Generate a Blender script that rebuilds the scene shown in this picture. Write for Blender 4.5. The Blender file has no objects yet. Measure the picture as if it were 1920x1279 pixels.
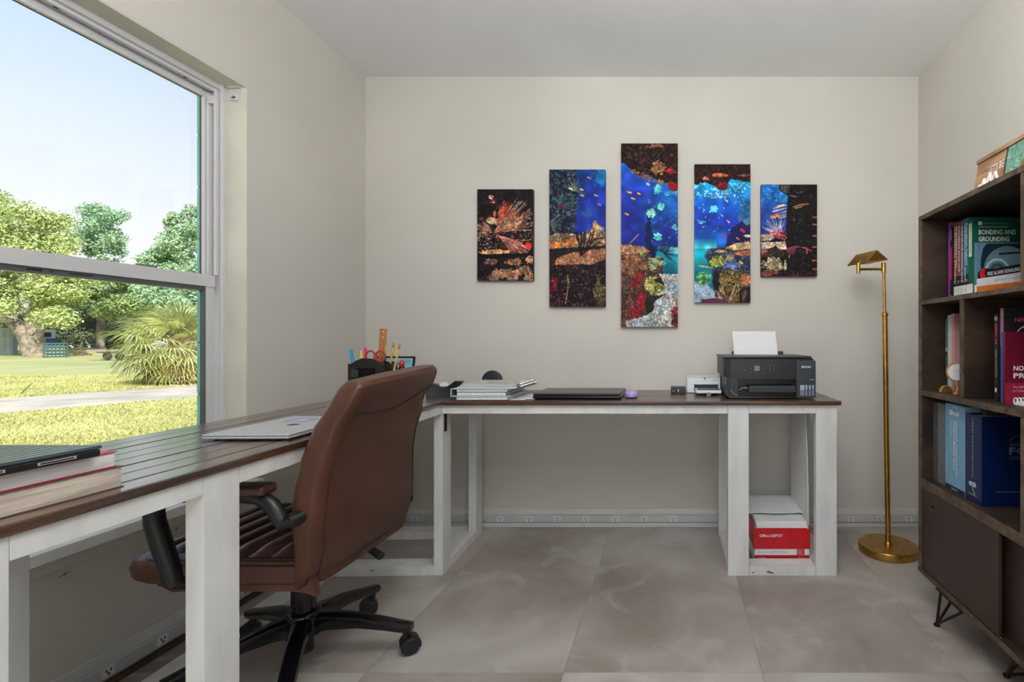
import bpy, bmesh, math, random
import numpy as np
from mathutils import Vector, Matrix

random.seed(7)
RNG = np.random.default_rng(11)
scene = bpy.context.scene
COL = scene.collection

# ------------------------------------------------------------------ camera
F = 950.0                      # focal length in pixels of the 1920 px wide frame
VX, VY = 1262.0, 637.0         # vanishing point of the room
EYE = 1.02
cam_d = bpy.data.cameras.new('camera')
cam = bpy.data.objects.new('camera', cam_d)
COL.objects.link(cam)
cam.location = (0, 0, EYE)
cam.rotation_euler = (math.pi / 2, 0, 0)
cam_d.sensor_width = 36
cam_d.lens = F / 1920 * 36
cam_d.shift_x = (960 - VX) / 1920
cam_d.shift_y = (VY - 639.5) / 1920
cam_d.clip_start = 0.02
cam_d.clip_end = 500
scene.camera = cam

# ------------------------------------------------------------------ world, sun, lights, exposure
scene.view_settings.view_transform = 'Standard'
scene.view_settings.look = 'None'
scene.view_settings.gamma = 1
scene.view_settings.use_curve_mapping = False
scene.view_settings.exposure = 0.0

w = bpy.data.worlds.new('sky')
scene.world = w
w.use_nodes = True
wn = w.node_tree
wn.nodes.clear()
wo = wn.nodes.new('ShaderNodeOutputWorld')
wb = wn.nodes.new('ShaderNodeBackground')
wt = wn.nodes.new('ShaderNodeTexCoord')
ws = wn.nodes.new('ShaderNodeSeparateXYZ')
wr = wn.nodes.new('ShaderNodeValToRGB')
wn.links.new(wt.outputs['Generated'], ws.inputs[0])
wn.links.new(ws.outputs['Z'], wr.inputs[0])
cr = wr.color_ramp
cr.elements[0].position = 0.0
cr.elements[0].color = (0.98, 0.99, 1.0, 1)
cr.elements[1].position = 1.0
cr.elements[1].color = (0.30, 0.52, 0.90, 1)
e = cr.elements.new(0.16); e.color = (0.93, 0.965, 1.0, 1)
e = cr.elements.new(0.42); e.color = (0.56, 0.76, 0.95, 1)
wn.links.new(wr.outputs[0], wb.inputs[0])
wb.inputs[1].default_value = 1.12
wn.links.new(wb.outputs[0], wo.inputs[0])


def light(name, kind, loc, target, energy, color=(1, 1, 1), size=1, size_y=None):
    d = bpy.data.lights.new(name, kind)
    o = bpy.data.objects.new(name, d)
    COL.objects.link(o)
    o.location = loc
    v = Vector(target) - Vector(loc)
    o.rotation_euler = v.to_track_quat('-Z', 'Y').to_euler()
    d.energy = energy
    d.color = color
    if kind == 'AREA':
        d.shape = 'RECTANGLE'
        d.size = size
        d.size_y = size_y or size
    if kind == 'SUN':
        d.angle = math.radians(1.2)
    return o


light('sun', 'SUN', (20, -20, 30), (-10, 12, 0), 5.5, (1, 0.95, 0.86))
cl_ = light('overhead_fill', 'POINT', (0.0, 0.55, 2.12), (0, 0.55, 0), 16, (1, 0.985, 0.965))  # added fill point below the ceiling, no fixture behind it
cl_.data.shadow_soft_size = 0.22
light('rear_fill', 'AREA', (0.0, -1.48, 1.35), (0.0, 2.7, 1.15), 15, (0.97, 0.985, 1.0), 2.2, 1.5)  # added fill shining in through the made-up rear opening
light('bounce_fill', 'AREA', (0.1, 0.25, 1.98), (0.1, 0.95, 2.9), 40, (0.99, 0.995, 1.0), 0.5)  # added fill aimed upward so the ceiling bounces soft light

# ------------------------------------------------------------------ materials


def lin(c):
    return tuple(((v / 255) / 12.92 if v / 255 <= 0.04045 else (((v / 255) + 0.055) / 1.055) ** 2.4) for v in c) + (1,)


MATS = {}


def mat(name, rgb, rough=0.5, metal=0.0, var=0.0, scale=8.0, bump=0.0, bscale=60.0, coat=0.0, stretch=None,
        rgb2=None, ior=1.5, island=0.0, detail=4.0, dist=0.0, spec=0.5):
    if name in MATS:
        return MATS[name]
    m = bpy.data.materials.new(name)
    m.use_nodes = True
    nt = m.node_tree
    b = nt.nodes['Principled BSDF']
    b.inputs['Base Color'].default_value = lin(rgb)
    b.inputs['Roughness'].default_value = rough
    b.inputs['Metallic'].default_value = metal
    b.inputs['IOR'].default_value = ior
    b.inputs['Specular IOR Level'].default_value = spec
    if coat:
        b.inputs['Coat Weight'].default_value = coat
        b.inputs['Coat Roughness'].default_value = 0.08
    tc = nt.nodes.new('ShaderNodeTexCoord')
    src = tc.outputs['Object']
    if stretch:
        mp = nt.nodes.new('ShaderNodeMapping')
        mp.inputs['Scale'].default_value = stretch
        nt.links.new(src, mp.inputs[0])
        src = mp.outputs[0]
    if var or rgb2:
        n = nt.nodes.new('ShaderNodeTexNoise')
        n.inputs['Scale'].default_value = scale
        n.inputs['Detail'].default_value = detail
        n.inputs['Distortion'].default_value = dist
        nt.links.new(src, n.inputs['Vector'])
        r = nt.nodes.new('ShaderNodeValToRGB')
        r.color_ramp.elements[0].position = 0.33
        r.color_ramp.elements[1].position = 0.67
        c2 = rgb2 or tuple(max(0, min(255, v * (1 - var))) for v in rgb)
        c1 = rgb if rgb2 else tuple(max(0, min(255, v * (1 + var * 0.6))) for v in rgb)
        r.color_ramp.elements[0].color = lin(c2)
        r.color_ramp.elements[1].color = lin(c1)
        nt.links.new(n.outputs['Fac'], r.inputs[0])
        out = r.outputs[0]
        if island:
            g = nt.nodes.new('ShaderNodeNewGeometry')
            h = nt.nodes.new('ShaderNodeHueSaturation')
            mr = nt.nodes.new('ShaderNodeMapRange')
            mr.inputs['To Min'].default_value = 1 - island
            mr.inputs['To Max'].default_value = 1 + island
            nt.links.new(g.outputs['Random Per Island'], mr.inputs[0])
            nt.links.new(mr.outputs[0], h.inputs['Value'])
            nt.links.new(out, h.inputs['Color'])
            out = h.outputs[0]
        nt.links.new(out, b.inputs['Base Color'])
    if bump:
        n = nt.nodes.new('ShaderNodeTexNoise')
        n.inputs['Scale'].default_value = bscale
        n.inputs['Detail'].default_value = 5
        nt.links.new(src, n.inputs['Vector'])
        bp = nt.nodes.new('ShaderNodeBump')
        bp.inputs['Strength'].default_value = bump
        bp.inputs['Distance'].default_value = 0.01
        nt.links.new(n.outputs['Fac'], bp.inputs['Height'])
        nt.links.new(bp.outputs[0], b.inputs['Normal'])
    MATS[name] = m
    return m


def wood(name, dark, light_, rough, stretch, rnd=0.12, coat=0.0, spec=0.5, bump=0.15, scale=6.0):
    """long grain with a per-object shift so that no two boards look alike"""
    m = bpy.data.materials.new(name)
    m.use_nodes = True
    nt = m.node_tree
    b = nt.nodes['Principled BSDF']
    b.inputs['Roughness'].default_value = rough
    b.inputs['Specular IOR Level'].default_value = spec
    if coat:
        b.inputs['Coat Weight'].default_value = coat
        b.inputs['Coat Roughness'].default_value = 0.18
        b.inputs['Coat IOR'].default_value = 1.9
    tc = nt.nodes.new('ShaderNodeTexCoord')
    oi = nt.nodes.new('ShaderNodeObjectInfo')
    add = nt.nodes.new('ShaderNodeVectorMath'); add.operation = 'ADD'
    sc = nt.nodes.new('ShaderNodeVectorMath'); sc.operation = 'SCALE'
    comb = nt.nodes.new('ShaderNodeCombineXYZ')
    for i in range(3):
        nt.links.new(oi.outputs['Random'], comb.inputs[i])
    nt.links.new(comb.outputs[0], sc.inputs[0]); sc.inputs['Scale'].default_value = 17.0
    nt.links.new(tc.outputs['Object'], add.inputs[0]); nt.links.new(sc.outputs[0], add.inputs[1])
    mp = nt.nodes.new('ShaderNodeMapping'); mp.inputs['Scale'].default_value = stretch
    nt.links.new(add.outputs[0], mp.inputs[0])
    n = nt.nodes.new('ShaderNodeTexNoise'); n.inputs['Scale'].default_value = scale
    n.inputs['Detail'].default_value = 6; n.inputs['Distortion'].default_value = 0.6
    nt.links.new(mp.outputs[0], n.inputs['Vector'])
    r = nt.nodes.new('ShaderNodeValToRGB')
    r.color_ramp.elements[0].position = 0.35; r.color_ramp.elements[0].color = lin(dark)
    r.color_ramp.elements[1].position = 0.68; r.color_ramp.elements[1].color = lin(light_)
    nt.links.new(n.outputs['Fac'], r.inputs[0])
    h = nt.nodes.new('ShaderNodeHueSaturation')
    mr = nt.nodes.new('ShaderNodeMapRange')
    mr.inputs['To Min'].default_value = 1 - rnd; mr.inputs['To Max'].default_value = 1 + rnd
    nt.links.new(oi.outputs['Random'], mr.inputs[0]); nt.links.new(mr.outputs[0], h.inputs['Value'])
    nt.links.new(r.outputs[0], h.inputs['Color']); nt.links.new(h.outputs[0], b.inputs['Base Color'])
    bp = nt.nodes.new('ShaderNodeBump'); bp.inputs['Strength'].default_value = bump; bp.inputs['Distance'].default_value = 0.004
    nt.links.new(n.outputs['Fac'], bp.inputs['Height']); nt.links.new(bp.outputs[0], b.inputs['Normal'])
    MATS[name] = m
    return m


M_wall = mat('wall_paint', (204, 200, 192), 0.85, var=0.03, scale=1.3, bump=0.03, bscale=120)
M_ceil = mat('ceiling_paint', (234, 235, 236), 0.9, var=0.02, scale=1.0, bump=0.03, bscale=120)
M_trim = mat('trim_white', (214, 212, 208), 0.45, var=0.03, scale=6)
M_vinyl = mat('white_vinyl', (214, 213, 214), 0.35, var=0.02, scale=4)
M_reveal = mat('reveal_paint', (216, 213, 198), 0.6, var=0.04, scale=5, bump=0.06, bscale=50)
M_sill = mat('sill_white', (242, 242, 240), 0.35, var=0.03, scale=12)
M_strip = mat('strip_grey', (196, 198, 200), 0.35, metal=0.1, var=0.03, scale=10)
M_brownstrip = mat('brown_strip', (96, 72, 56), 0.6, var=0.2, scale=20)
M_black = mat('black_plastic', (24, 24, 26), 0.42, var=0.08, scale=30)
M_gloss = mat('gloss_black', (14, 14, 16), 0.2, var=0.1, scale=20)
M_dgrey = mat('dark_grey_plastic', (48, 50, 54), 0.4, var=0.05, scale=30)
M_grey = mat('grey_plastic', (120, 122, 126), 0.4, var=0.05, scale=30)
M_white = mat('white_plastic', (226, 227, 229), 0.35, var=0.02, scale=20)
M_paper = mat('paper', (232, 232, 232), 0.8, var=0.02, scale=20)
M_paint = mat('white_lumber_paint', (222, 222, 220), 0.42, var=0.05, scale=14, bump=0.12, bscale=35, stretch=(1, 1, 0.25))
M_chip = mat('bare_wood_chip', (132, 88, 58), 0.8, var=0.2, scale=60)
M_brass = mat('brass', (196, 152, 78), 0.3, metal=1.0, var=0.1, scale=40)
M_gold = mat('gold', (206, 160, 84), 0.35, metal=0.6, var=0.05, scale=40)
M_iron = mat('iron_rod', (52, 38, 34), 0.5, metal=0.6, var=0.15, scale=40)
M_silver = mat('silver_lid', (200, 202, 202), 0.35, metal=0.35, var=0.03, scale=30)
M_chrome = mat('chrome', (190, 190, 190), 0.2, metal=1.0, var=0.03, scale=30)
M_leather = mat('brown_leather', (82, 48, 33), 0.38, var=0.12, scale=7, bump=0.10, bscale=420, spec=0.45)
M_leather2 = mat('plum_leather', (84, 52, 46), 0.3, var=0.12, scale=9, bump=0.10, bscale=420)
M_seam = mat('seam_thread', (58, 30, 22), 0.6, var=0.1, scale=60)
M_deskx = wood('stained_boards_x', (42, 26, 18), (96, 62, 42), 0.30, (0.5, 9, 9), coat=0.35)
M_desky = wood('stained_boards_y', (42, 26, 18), (96, 62, 42), 0.25, (9, 0.5, 9), coat=0.7, bump=0.06)
M_shelf = wood('espresso_wood', (34, 25, 19), (68, 50, 38), 0.5, (1.0, 2.2, 2.2), rnd=0.08, scale=5)
M_edge = wood('espresso_edge', (62, 50, 40), (104, 86, 68), 0.55, (3, 3, 3), rnd=0.06, scale=9)
M_door = wood('espresso_door', (42, 31, 25), (58, 44, 36), 0.4, (1.5, 1.5, 0.9), rnd=0.05, scale=3)
M_frame = wood('pine_frame', (140, 104, 74), (186, 148, 112), 0.6, (1, 0.6, 4), rnd=0.03, scale=9)


def solid(rgb, rough=0.5, **k):
    key = 'c_%d_%d_%d_%d' % (rgb[0], rgb[1], rgb[2], int(rough * 100))
    if key in MATS:
        return MATS[key]
    k.setdefault('var', 0.05)
    k.setdefault('scale', 40)
    return mat(key, rgb, rough, **k)


def vcol_mat(name, rough):
    m = bpy.data.materials.new(name)
    m.use_nodes = True
    nt = m.node_tree
    a = nt.nodes.new('ShaderNodeVertexColor')
    a.layer_name = 'print'
    b = nt.nodes['Principled BSDF']
    b.inputs['Roughness'].default_value = rough
    nt.links.new(a.outputs['Color'], b.inputs['Base Color'])
    return m


M_print = vcol_mat('printed_canvas', 0.6)
M_print.node_tree.nodes['Principled BSDF'].inputs['Specular IOR Level'].default_value = 0.12
M_photo = vcol_mat('printed_photo', 0.25)


def tile_mat():
    m = bpy.data.materials.new('concrete_look_tile')
    m.use_nodes = True
    nt = m.node_tree
    N = nt.nodes.new
    L = nt.links.new
    b = nt.nodes['Principled BSDF']
    tc = N('ShaderNodeTexCoord'); oi = N('ShaderNodeObjectInfo')
    comb = N('ShaderNodeCombineXYZ'); sc = N('ShaderNodeVectorMath'); sc.operation = 'SCALE'; sc.inputs['Scale'].default_value = 23
    add = N('ShaderNodeVectorMath'); add.operation = 'ADD'
    L(oi.outputs['Random'], comb.inputs[0]); L(oi.outputs['Random'], comb.inputs[1])
    L(comb.outputs[0], sc.inputs[0]); L(tc.outputs['Object'], add.inputs[0]); L(sc.outputs[0], add.inputs[1])

    def noise(s, d, dist=0.0):
        n = N('ShaderNodeTexNoise'); n.inputs['Scale'].default_value = s; n.inputs['Detail'].default_value = d
        n.inputs['Distortion'].default_value = dist
        L(add.outputs[0], n.inputs['Vector']); return n
    n1 = noise(1.9, 7, 0.7)
    r1 = N('ShaderNodeValToRGB')
    r1.color_ramp.elements[0].position = 0.32; r1.color_ramp.elements[0].color = lin((140, 129, 121))
    r1.color_ramp.elements[1].position = 0.68; r1.color_ramp.elements[1].color = lin((188, 183, 176))
    e = r1.color_ramp.elements.new(0.5); e.color = lin((166, 156, 149))
    L(n1.outputs['Fac'], r1.inputs[0])
    n2 = noise(4.5, 10, 1.2)
    r2 = N('ShaderNodeValToRGB')
    r2.color_ramp.elements[0].position = 0.56; r2.color_ramp.elements[0].color = (0, 0, 0, 1)
    r2.color_ramp.elements[1].position = 0.74; r2.color_ramp.elements[1].color = (0.5, 0.5, 0.5, 1)
    L(n2.outputs['Fac'], r2.inputs[0])
    mx = N('ShaderNodeMix'); mx.data_type = 'RGBA'
    L(r2.outputs[0], mx.inputs[0]); L(r1.outputs[0], mx.inputs[6]); mx.inputs[7].default_value = lin((196, 196, 190))
    n3 = noise(3.1, 8, 0.5)
    r3 = N('ShaderNodeValToRGB')
    r3.color_ramp.elements[0].position = 0.58; r3.color_ramp.elements[0].color = (0, 0, 0, 1)
    r3.color_ramp.elements[1].position = 0.8; r3.color_ramp.elements[1].color = (0.55, 0.55, 0.55, 1)
    L(n3.outputs['Fac'], r3.inputs[0])
    mx2 = N('ShaderNodeMix'); mx2.data_type = 'RGBA'
    L(r3.outputs[0], mx2.inputs[0]); L(mx.outputs[2], mx2.inputs[6]); mx2.inputs[7].default_value = lin((136, 116, 108))
    h = N('ShaderNodeHueSaturation'); mr = N('ShaderNodeMapRange')
    mr.inputs['To Min'].default_value = 0.95; mr.inputs['To Max'].default_value = 1.05
    L(oi.outputs['Random'], mr.inputs[0]); L(mr.outputs[0], h.inputs['Value']); L(mx2.outputs[2], h.inputs['Color'])
    L(h.outputs[0], b.inputs['Base Color'])
    b.inputs['Roughness'].default_value = 0.42
    b.inputs['Specular IOR Level'].default_value = 0.35
    bp = N('ShaderNodeBump'); bp.inputs['Strength'].default_value = 0.05
    L(n2.outputs['Fac'], bp.inputs['Height']); L(bp.outputs[0], b.inputs['Normal'])
    return m


M_tile = tile_mat()


def glass_mat():
    m = bpy.data.materials.new('window_glass')
    m.use_nodes = True
    nt = m.node_tree
    nt.nodes.clear()
    o = nt.nodes.new('ShaderNodeOutputMaterial')
    t = nt.nodes.new('ShaderNodeBsdfTransparent')
    t.inputs[0].default_value = (0.985, 0.985, 0.985, 1)
    g = nt.nodes.new('ShaderNodeBsdfGlossy')
    g.inputs['Roughness'].default_value = 0.02
    f = nt.nodes.new('ShaderNodeFresnel')
    f.inputs[0].default_value = 1.25
    mx = nt.nodes.new('ShaderNodeMixShader')
    nt.links.new(f.outputs[0], mx.inputs[0])
    nt.links.new(t.outputs[0], mx.inputs[1])
    nt.links.new(g.outputs[0], mx.inputs[2])
    nt.links.new(mx.outputs[0], o.inputs[0])
    return m


M_glass = glass_mat()

# ------------------------------------------------------------------ mesh helpers


def link(name, me, m, parent=None, smooth=False, label=None):
    me.materials.append(m)
    if smooth:
        for p in me.polygons:
            p.use_smooth = True
        me.set_sharp_from_angle(angle=math.radians(38))
    o = bpy.data.objects.new(name, me)
    if smooth:
        wnm = o.modifiers.new('weighted_normals', 'WEIGHTED_NORMAL')
        wnm.keep_sharp = True
    COL.objects.link(o)
    if parent:
        o.parent = parent
    if label:
        o['label'] = label
    return o


class MB:
    def __init__(s):
        s.bm = bmesh.new()

    def box(s, x0, x1, y0, y1, z0, z1, bev=0.0, seg=2, mtx=None):
        t = bmesh.new()
        bmesh.ops.create_cube(t, size=1)
        bmesh.ops.scale(t, vec=(abs(x1 - x0), abs(y1 - y0), abs(z1 - z0)), verts=t.verts)
        if bev:
            bmesh.ops.bevel(t, geom=t.edges[:], offset=bev, segments=seg, affect='EDGES', profile=0.6)
        bmesh.ops.translate(t, vec=((x0 + x1) / 2, (y0 + y1) / 2, (z0 + z1) / 2), verts=t.verts)
        return s.merge(t, mtx)

    def merge(s, t, mtx=None):
        if mtx is not None:
            bmesh.ops.transform(t, matrix=mtx, verts=t.verts)
        vm = [s.bm.verts.new(v.co) for v in t.verts]
        t.verts.index_update()
        for f in t.faces:
            try:
                s.bm.faces.new([vm[v.index] for v in f.verts])
            except ValueError:
                pass
        t.free()
        return s

    def tube(s, pts, r, n=10, caps=True, flat=None):
        """swept tube; r number or list; flat=(sy) squashes"""
        P = [Vector(p) for p in pts]
        R = r if isinstance(r, (list, tuple)) else [r] * len(P)
        rings = []
        up = None
        for i, p in enumerate(P):
            if i == 0:
                d = P[1] - P[0]
            elif i == len(P) - 1:
                d = P[-1] - P[-2]
            else:
                d = (P[i + 1] - P[i]).normalized() + (P[i] - P[i - 1]).normalized()
            d.normalize()
            if up is None:
                a = Vector((0, 0, 1)) if abs(d.z) < 0.9 else Vector((1, 0, 0))
                u = d.cross(a).normalized()
            else:
                u = (up - d * up.dot(d)).normalized()
            up = u
            v = d.cross(u).normalized()
            ring = []
            for k in range(n):
                t = 2 * math.pi * k / n
                f2 = flat if flat else 1.0
                ring.append(s.bm.verts.new(p + u * math.cos(t) * R[i] + v * math.sin(t) * R[i] * f2))
            rings.append(ring)
        for a, b in zip(rings, rings[1:]):
            for k in range(n):
                s.bm.faces.new((a[k], a[(k + 1) % n], b[(k + 1) % n], b[k]))
        if caps:
            s.bm.faces.new(rings[0][::-1])
            s.bm.faces.new(rings[-1])
        return s

    def lathe(s, prof, n=32, c=(0, 0, 0), axis='z'):
        rings = []
        for r, z in prof:
            ring = []
            for k in range(n):
                t = 2 * math.pi * k / n
                x, y = r * math.cos(t), r * math.sin(t)
                if axis == 'z':
                    q = (x, y, z)
                elif axis == 'y':
                    q = (x, z, y)
                else:
                    q = (z, x, y)
                ring.append(s.bm.verts.new((q[0] + c[0], q[1] + c[1], q[2] + c[2])))
            rings.append(ring)
        for a, b in zip(rings, rings[1:]):
            for k in range(n):
                s.bm.faces.new((a[k], a[(k + 1) % n], b[(k + 1) % n], b[k]))
        s.bm.faces.new(rings[0][::-1])
        s.bm.faces.new(rings[-1])
        return s

    def prism(s, poly, fn, a, b):
        """poly 2d points, fn(u,v,w)->xyz, extruded w from a to b"""
        A = [s.bm.verts.new(fn(u, v, a)) for u, v in poly]
        B = [s.bm.verts.new(fn(u, v, b)) for u, v in poly]
        n = len(poly)
        s.bm.faces.new(A[::-1])
        s.bm.faces.new(B)
        for k in range(n):
            s.bm.faces.new((A[k], A[(k + 1) % n], B[(k + 1) % n], B[k]))
        return s

    def loft(s, rings, closed=True, caps=True):
        R = [[s.bm.verts.new(p) for p in r] for r in rings]
        n = len(R[0])
        for a, b in zip(R, R[1:]):
            for k in range(n if closed else n - 1):
                s.bm.faces.new((a[k], a[(k + 1) % n], b[(k + 1) % n], b[k]))
        if caps:
            s.bm.faces.new(R[0][::-1])
            s.bm.faces.new(R[-1])
        return s

    def out(s, name, m, parent=None, smooth=False, label=None):
        bmesh.ops.recalc_face_normals(s.bm, faces=s.bm.faces)
        me = bpy.data.meshes.new(name)
        s.bm.to_mesh(me)
        s.bm.free()
        return link(name, me, m, parent, smooth, label)


def bx(name, m, parent, x0, x1, y0, y1, z0, z1, bev=0.0, label=None, smooth=None):
    return MB().box(x0, x1, y0, y1, z0, z1, bev).out(name, m, parent, smooth=bev > 0 if smooth is None else smooth, label=label)


def tag(o, label, cat, group=None):
    o['label'] = label
    o['category'] = cat
    if group:
        o['group'] = group
    return o


def thing(name, label, cat, loc=(0, 0, 0), rz=0.0, group=None):
    o = bpy.data.objects.new(name, None)
    o.empty_display_size = 0.05
    COL.objects.link(o)
    o.location = loc
    o.rotation_euler = (0, 0, rz)
    return tag(o, label, cat, group)


def struct(o, kind='structure'):
    o['kind'] = kind
    return o


def raw_mesh(name, V, Fc):
    me = bpy.data.meshes.new(name)
    V = np.asarray(V, dtype=np.float32)
    Fc = np.asarray(Fc, dtype=np.int32)
    k = Fc.shape[1]
    me.vertices.add(len(V))
    me.vertices.foreach_set('co', V.ravel())
    me.loops.add(Fc.size)
    me.loops.foreach_set('vertex_index', Fc.ravel())
    me.polygons.add(len(Fc))
    me.polygons.foreach_set('loop_start', np.arange(0, Fc.size, k, dtype=np.int32))
    me.update(calc_edges=True)
    me.validate()
    return me


_tc = {}


def text(body, m, parent, fn_mtx, width, height, name='lettering', bold=0.0, align='L'):
    """flat raised lettering fitted in width x height; fn_mtx maps local (x right, y up) to parent space"""
    cu = bpy.data.curves.new(name, 'FONT')
    cu.body = body
    cu.size = 1
    cu.resolution_u = 2
    cu.offset = bold
    cu.align_x = 'LEFT'
    o = bpy.data.objects.new(name, cu)
    COL.objects.link(o)
    dg = bpy.context.evaluated_depsgraph_get()
    me = bpy.data.meshes.new_from_object(o.evaluated_get(dg))
    bpy.data.objects.remove(o)
    bpy.data.curves.remove(cu)
    n = len(me.vertices)
    co = np.empty(n * 3, dtype=np.float32)
    me.vertices.foreach_get('co', co)
    co = co.reshape(-1, 3)
    mn, mx = co.min(0), co.max(0)
    co[:, 0] = (co[:, 0] - mn[0]) / (mx[0] - mn[0]) * width
    co[:, 1] = (co[:, 1] - mn[1]) / (mx[1] - mn[1]) * height
    M = np.array(fn_mtx)
    co = co @ M[:3, :3].T + M[:3, 3]
    me.vertices.foreach_set('co', co.astype(np.float32).ravel())
    me.update()
    me.name = name
    me.materials.clear()
    return link(name, me, m, parent)


def frame(org, right, up):
    r = Vector(right).normalized()
    u = Vector(up).normalized()
    nrm = r.cross(u)
    M = Matrix.Identity(4)
    for i in range(3):
        M[i][0] = r[i]; M[i][1] = u[i]; M[i][2] = nrm[i]; M[i][3] = org[i]
    return M


def facing_cam(x, y, z):      # text on a face that looks to -Y
    return frame((x, y, z), (1, 0, 0), (0, 0, 1))


def spine_down(x, y, z):      # text on a face that looks to -X, reading downwards
    # right = down (-Z), up = toward far (+Y)?  seen from -X: right hand of the viewer is -Y
    return frame((x, y, z), (0, 0, -1), (0, -1, 0))


def spine_flat(x, y, z):      # text on -X face, upright
    return frame((x, y, z), (0, -1, 0), (0, 0, 1))


# ------------------------------------------------------------------ tiny numpy painter for flat prints


def vnoise(h, w, cell, seed=0):
    r = np.random.default_rng(seed)
    gh, gw = int(h / cell) + 3, int(w / cell) + 3
    g = r.random((gh, gw))
    y = np.arange(h) / cell
    x = np.arange(w) / cell
    yi, xi = y.astype(int), x.astype(int)
    fy, fx = (y - yi)[:, None], (x - xi)[None, :]
    fy = fy * fy * (3 - 2 * fy)
    fx = fx * fx * (3 - 2 * fx)
    a = g[yi][:, xi]; b = g[yi][:, xi + 1]; c = g[yi + 1][:, xi]; d = g[yi + 1][:, xi + 1]
    return (a * (1 - fx) + b * fx) * (1 - fy) + (c * (1 - fx) + d * fx) * fy


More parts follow.
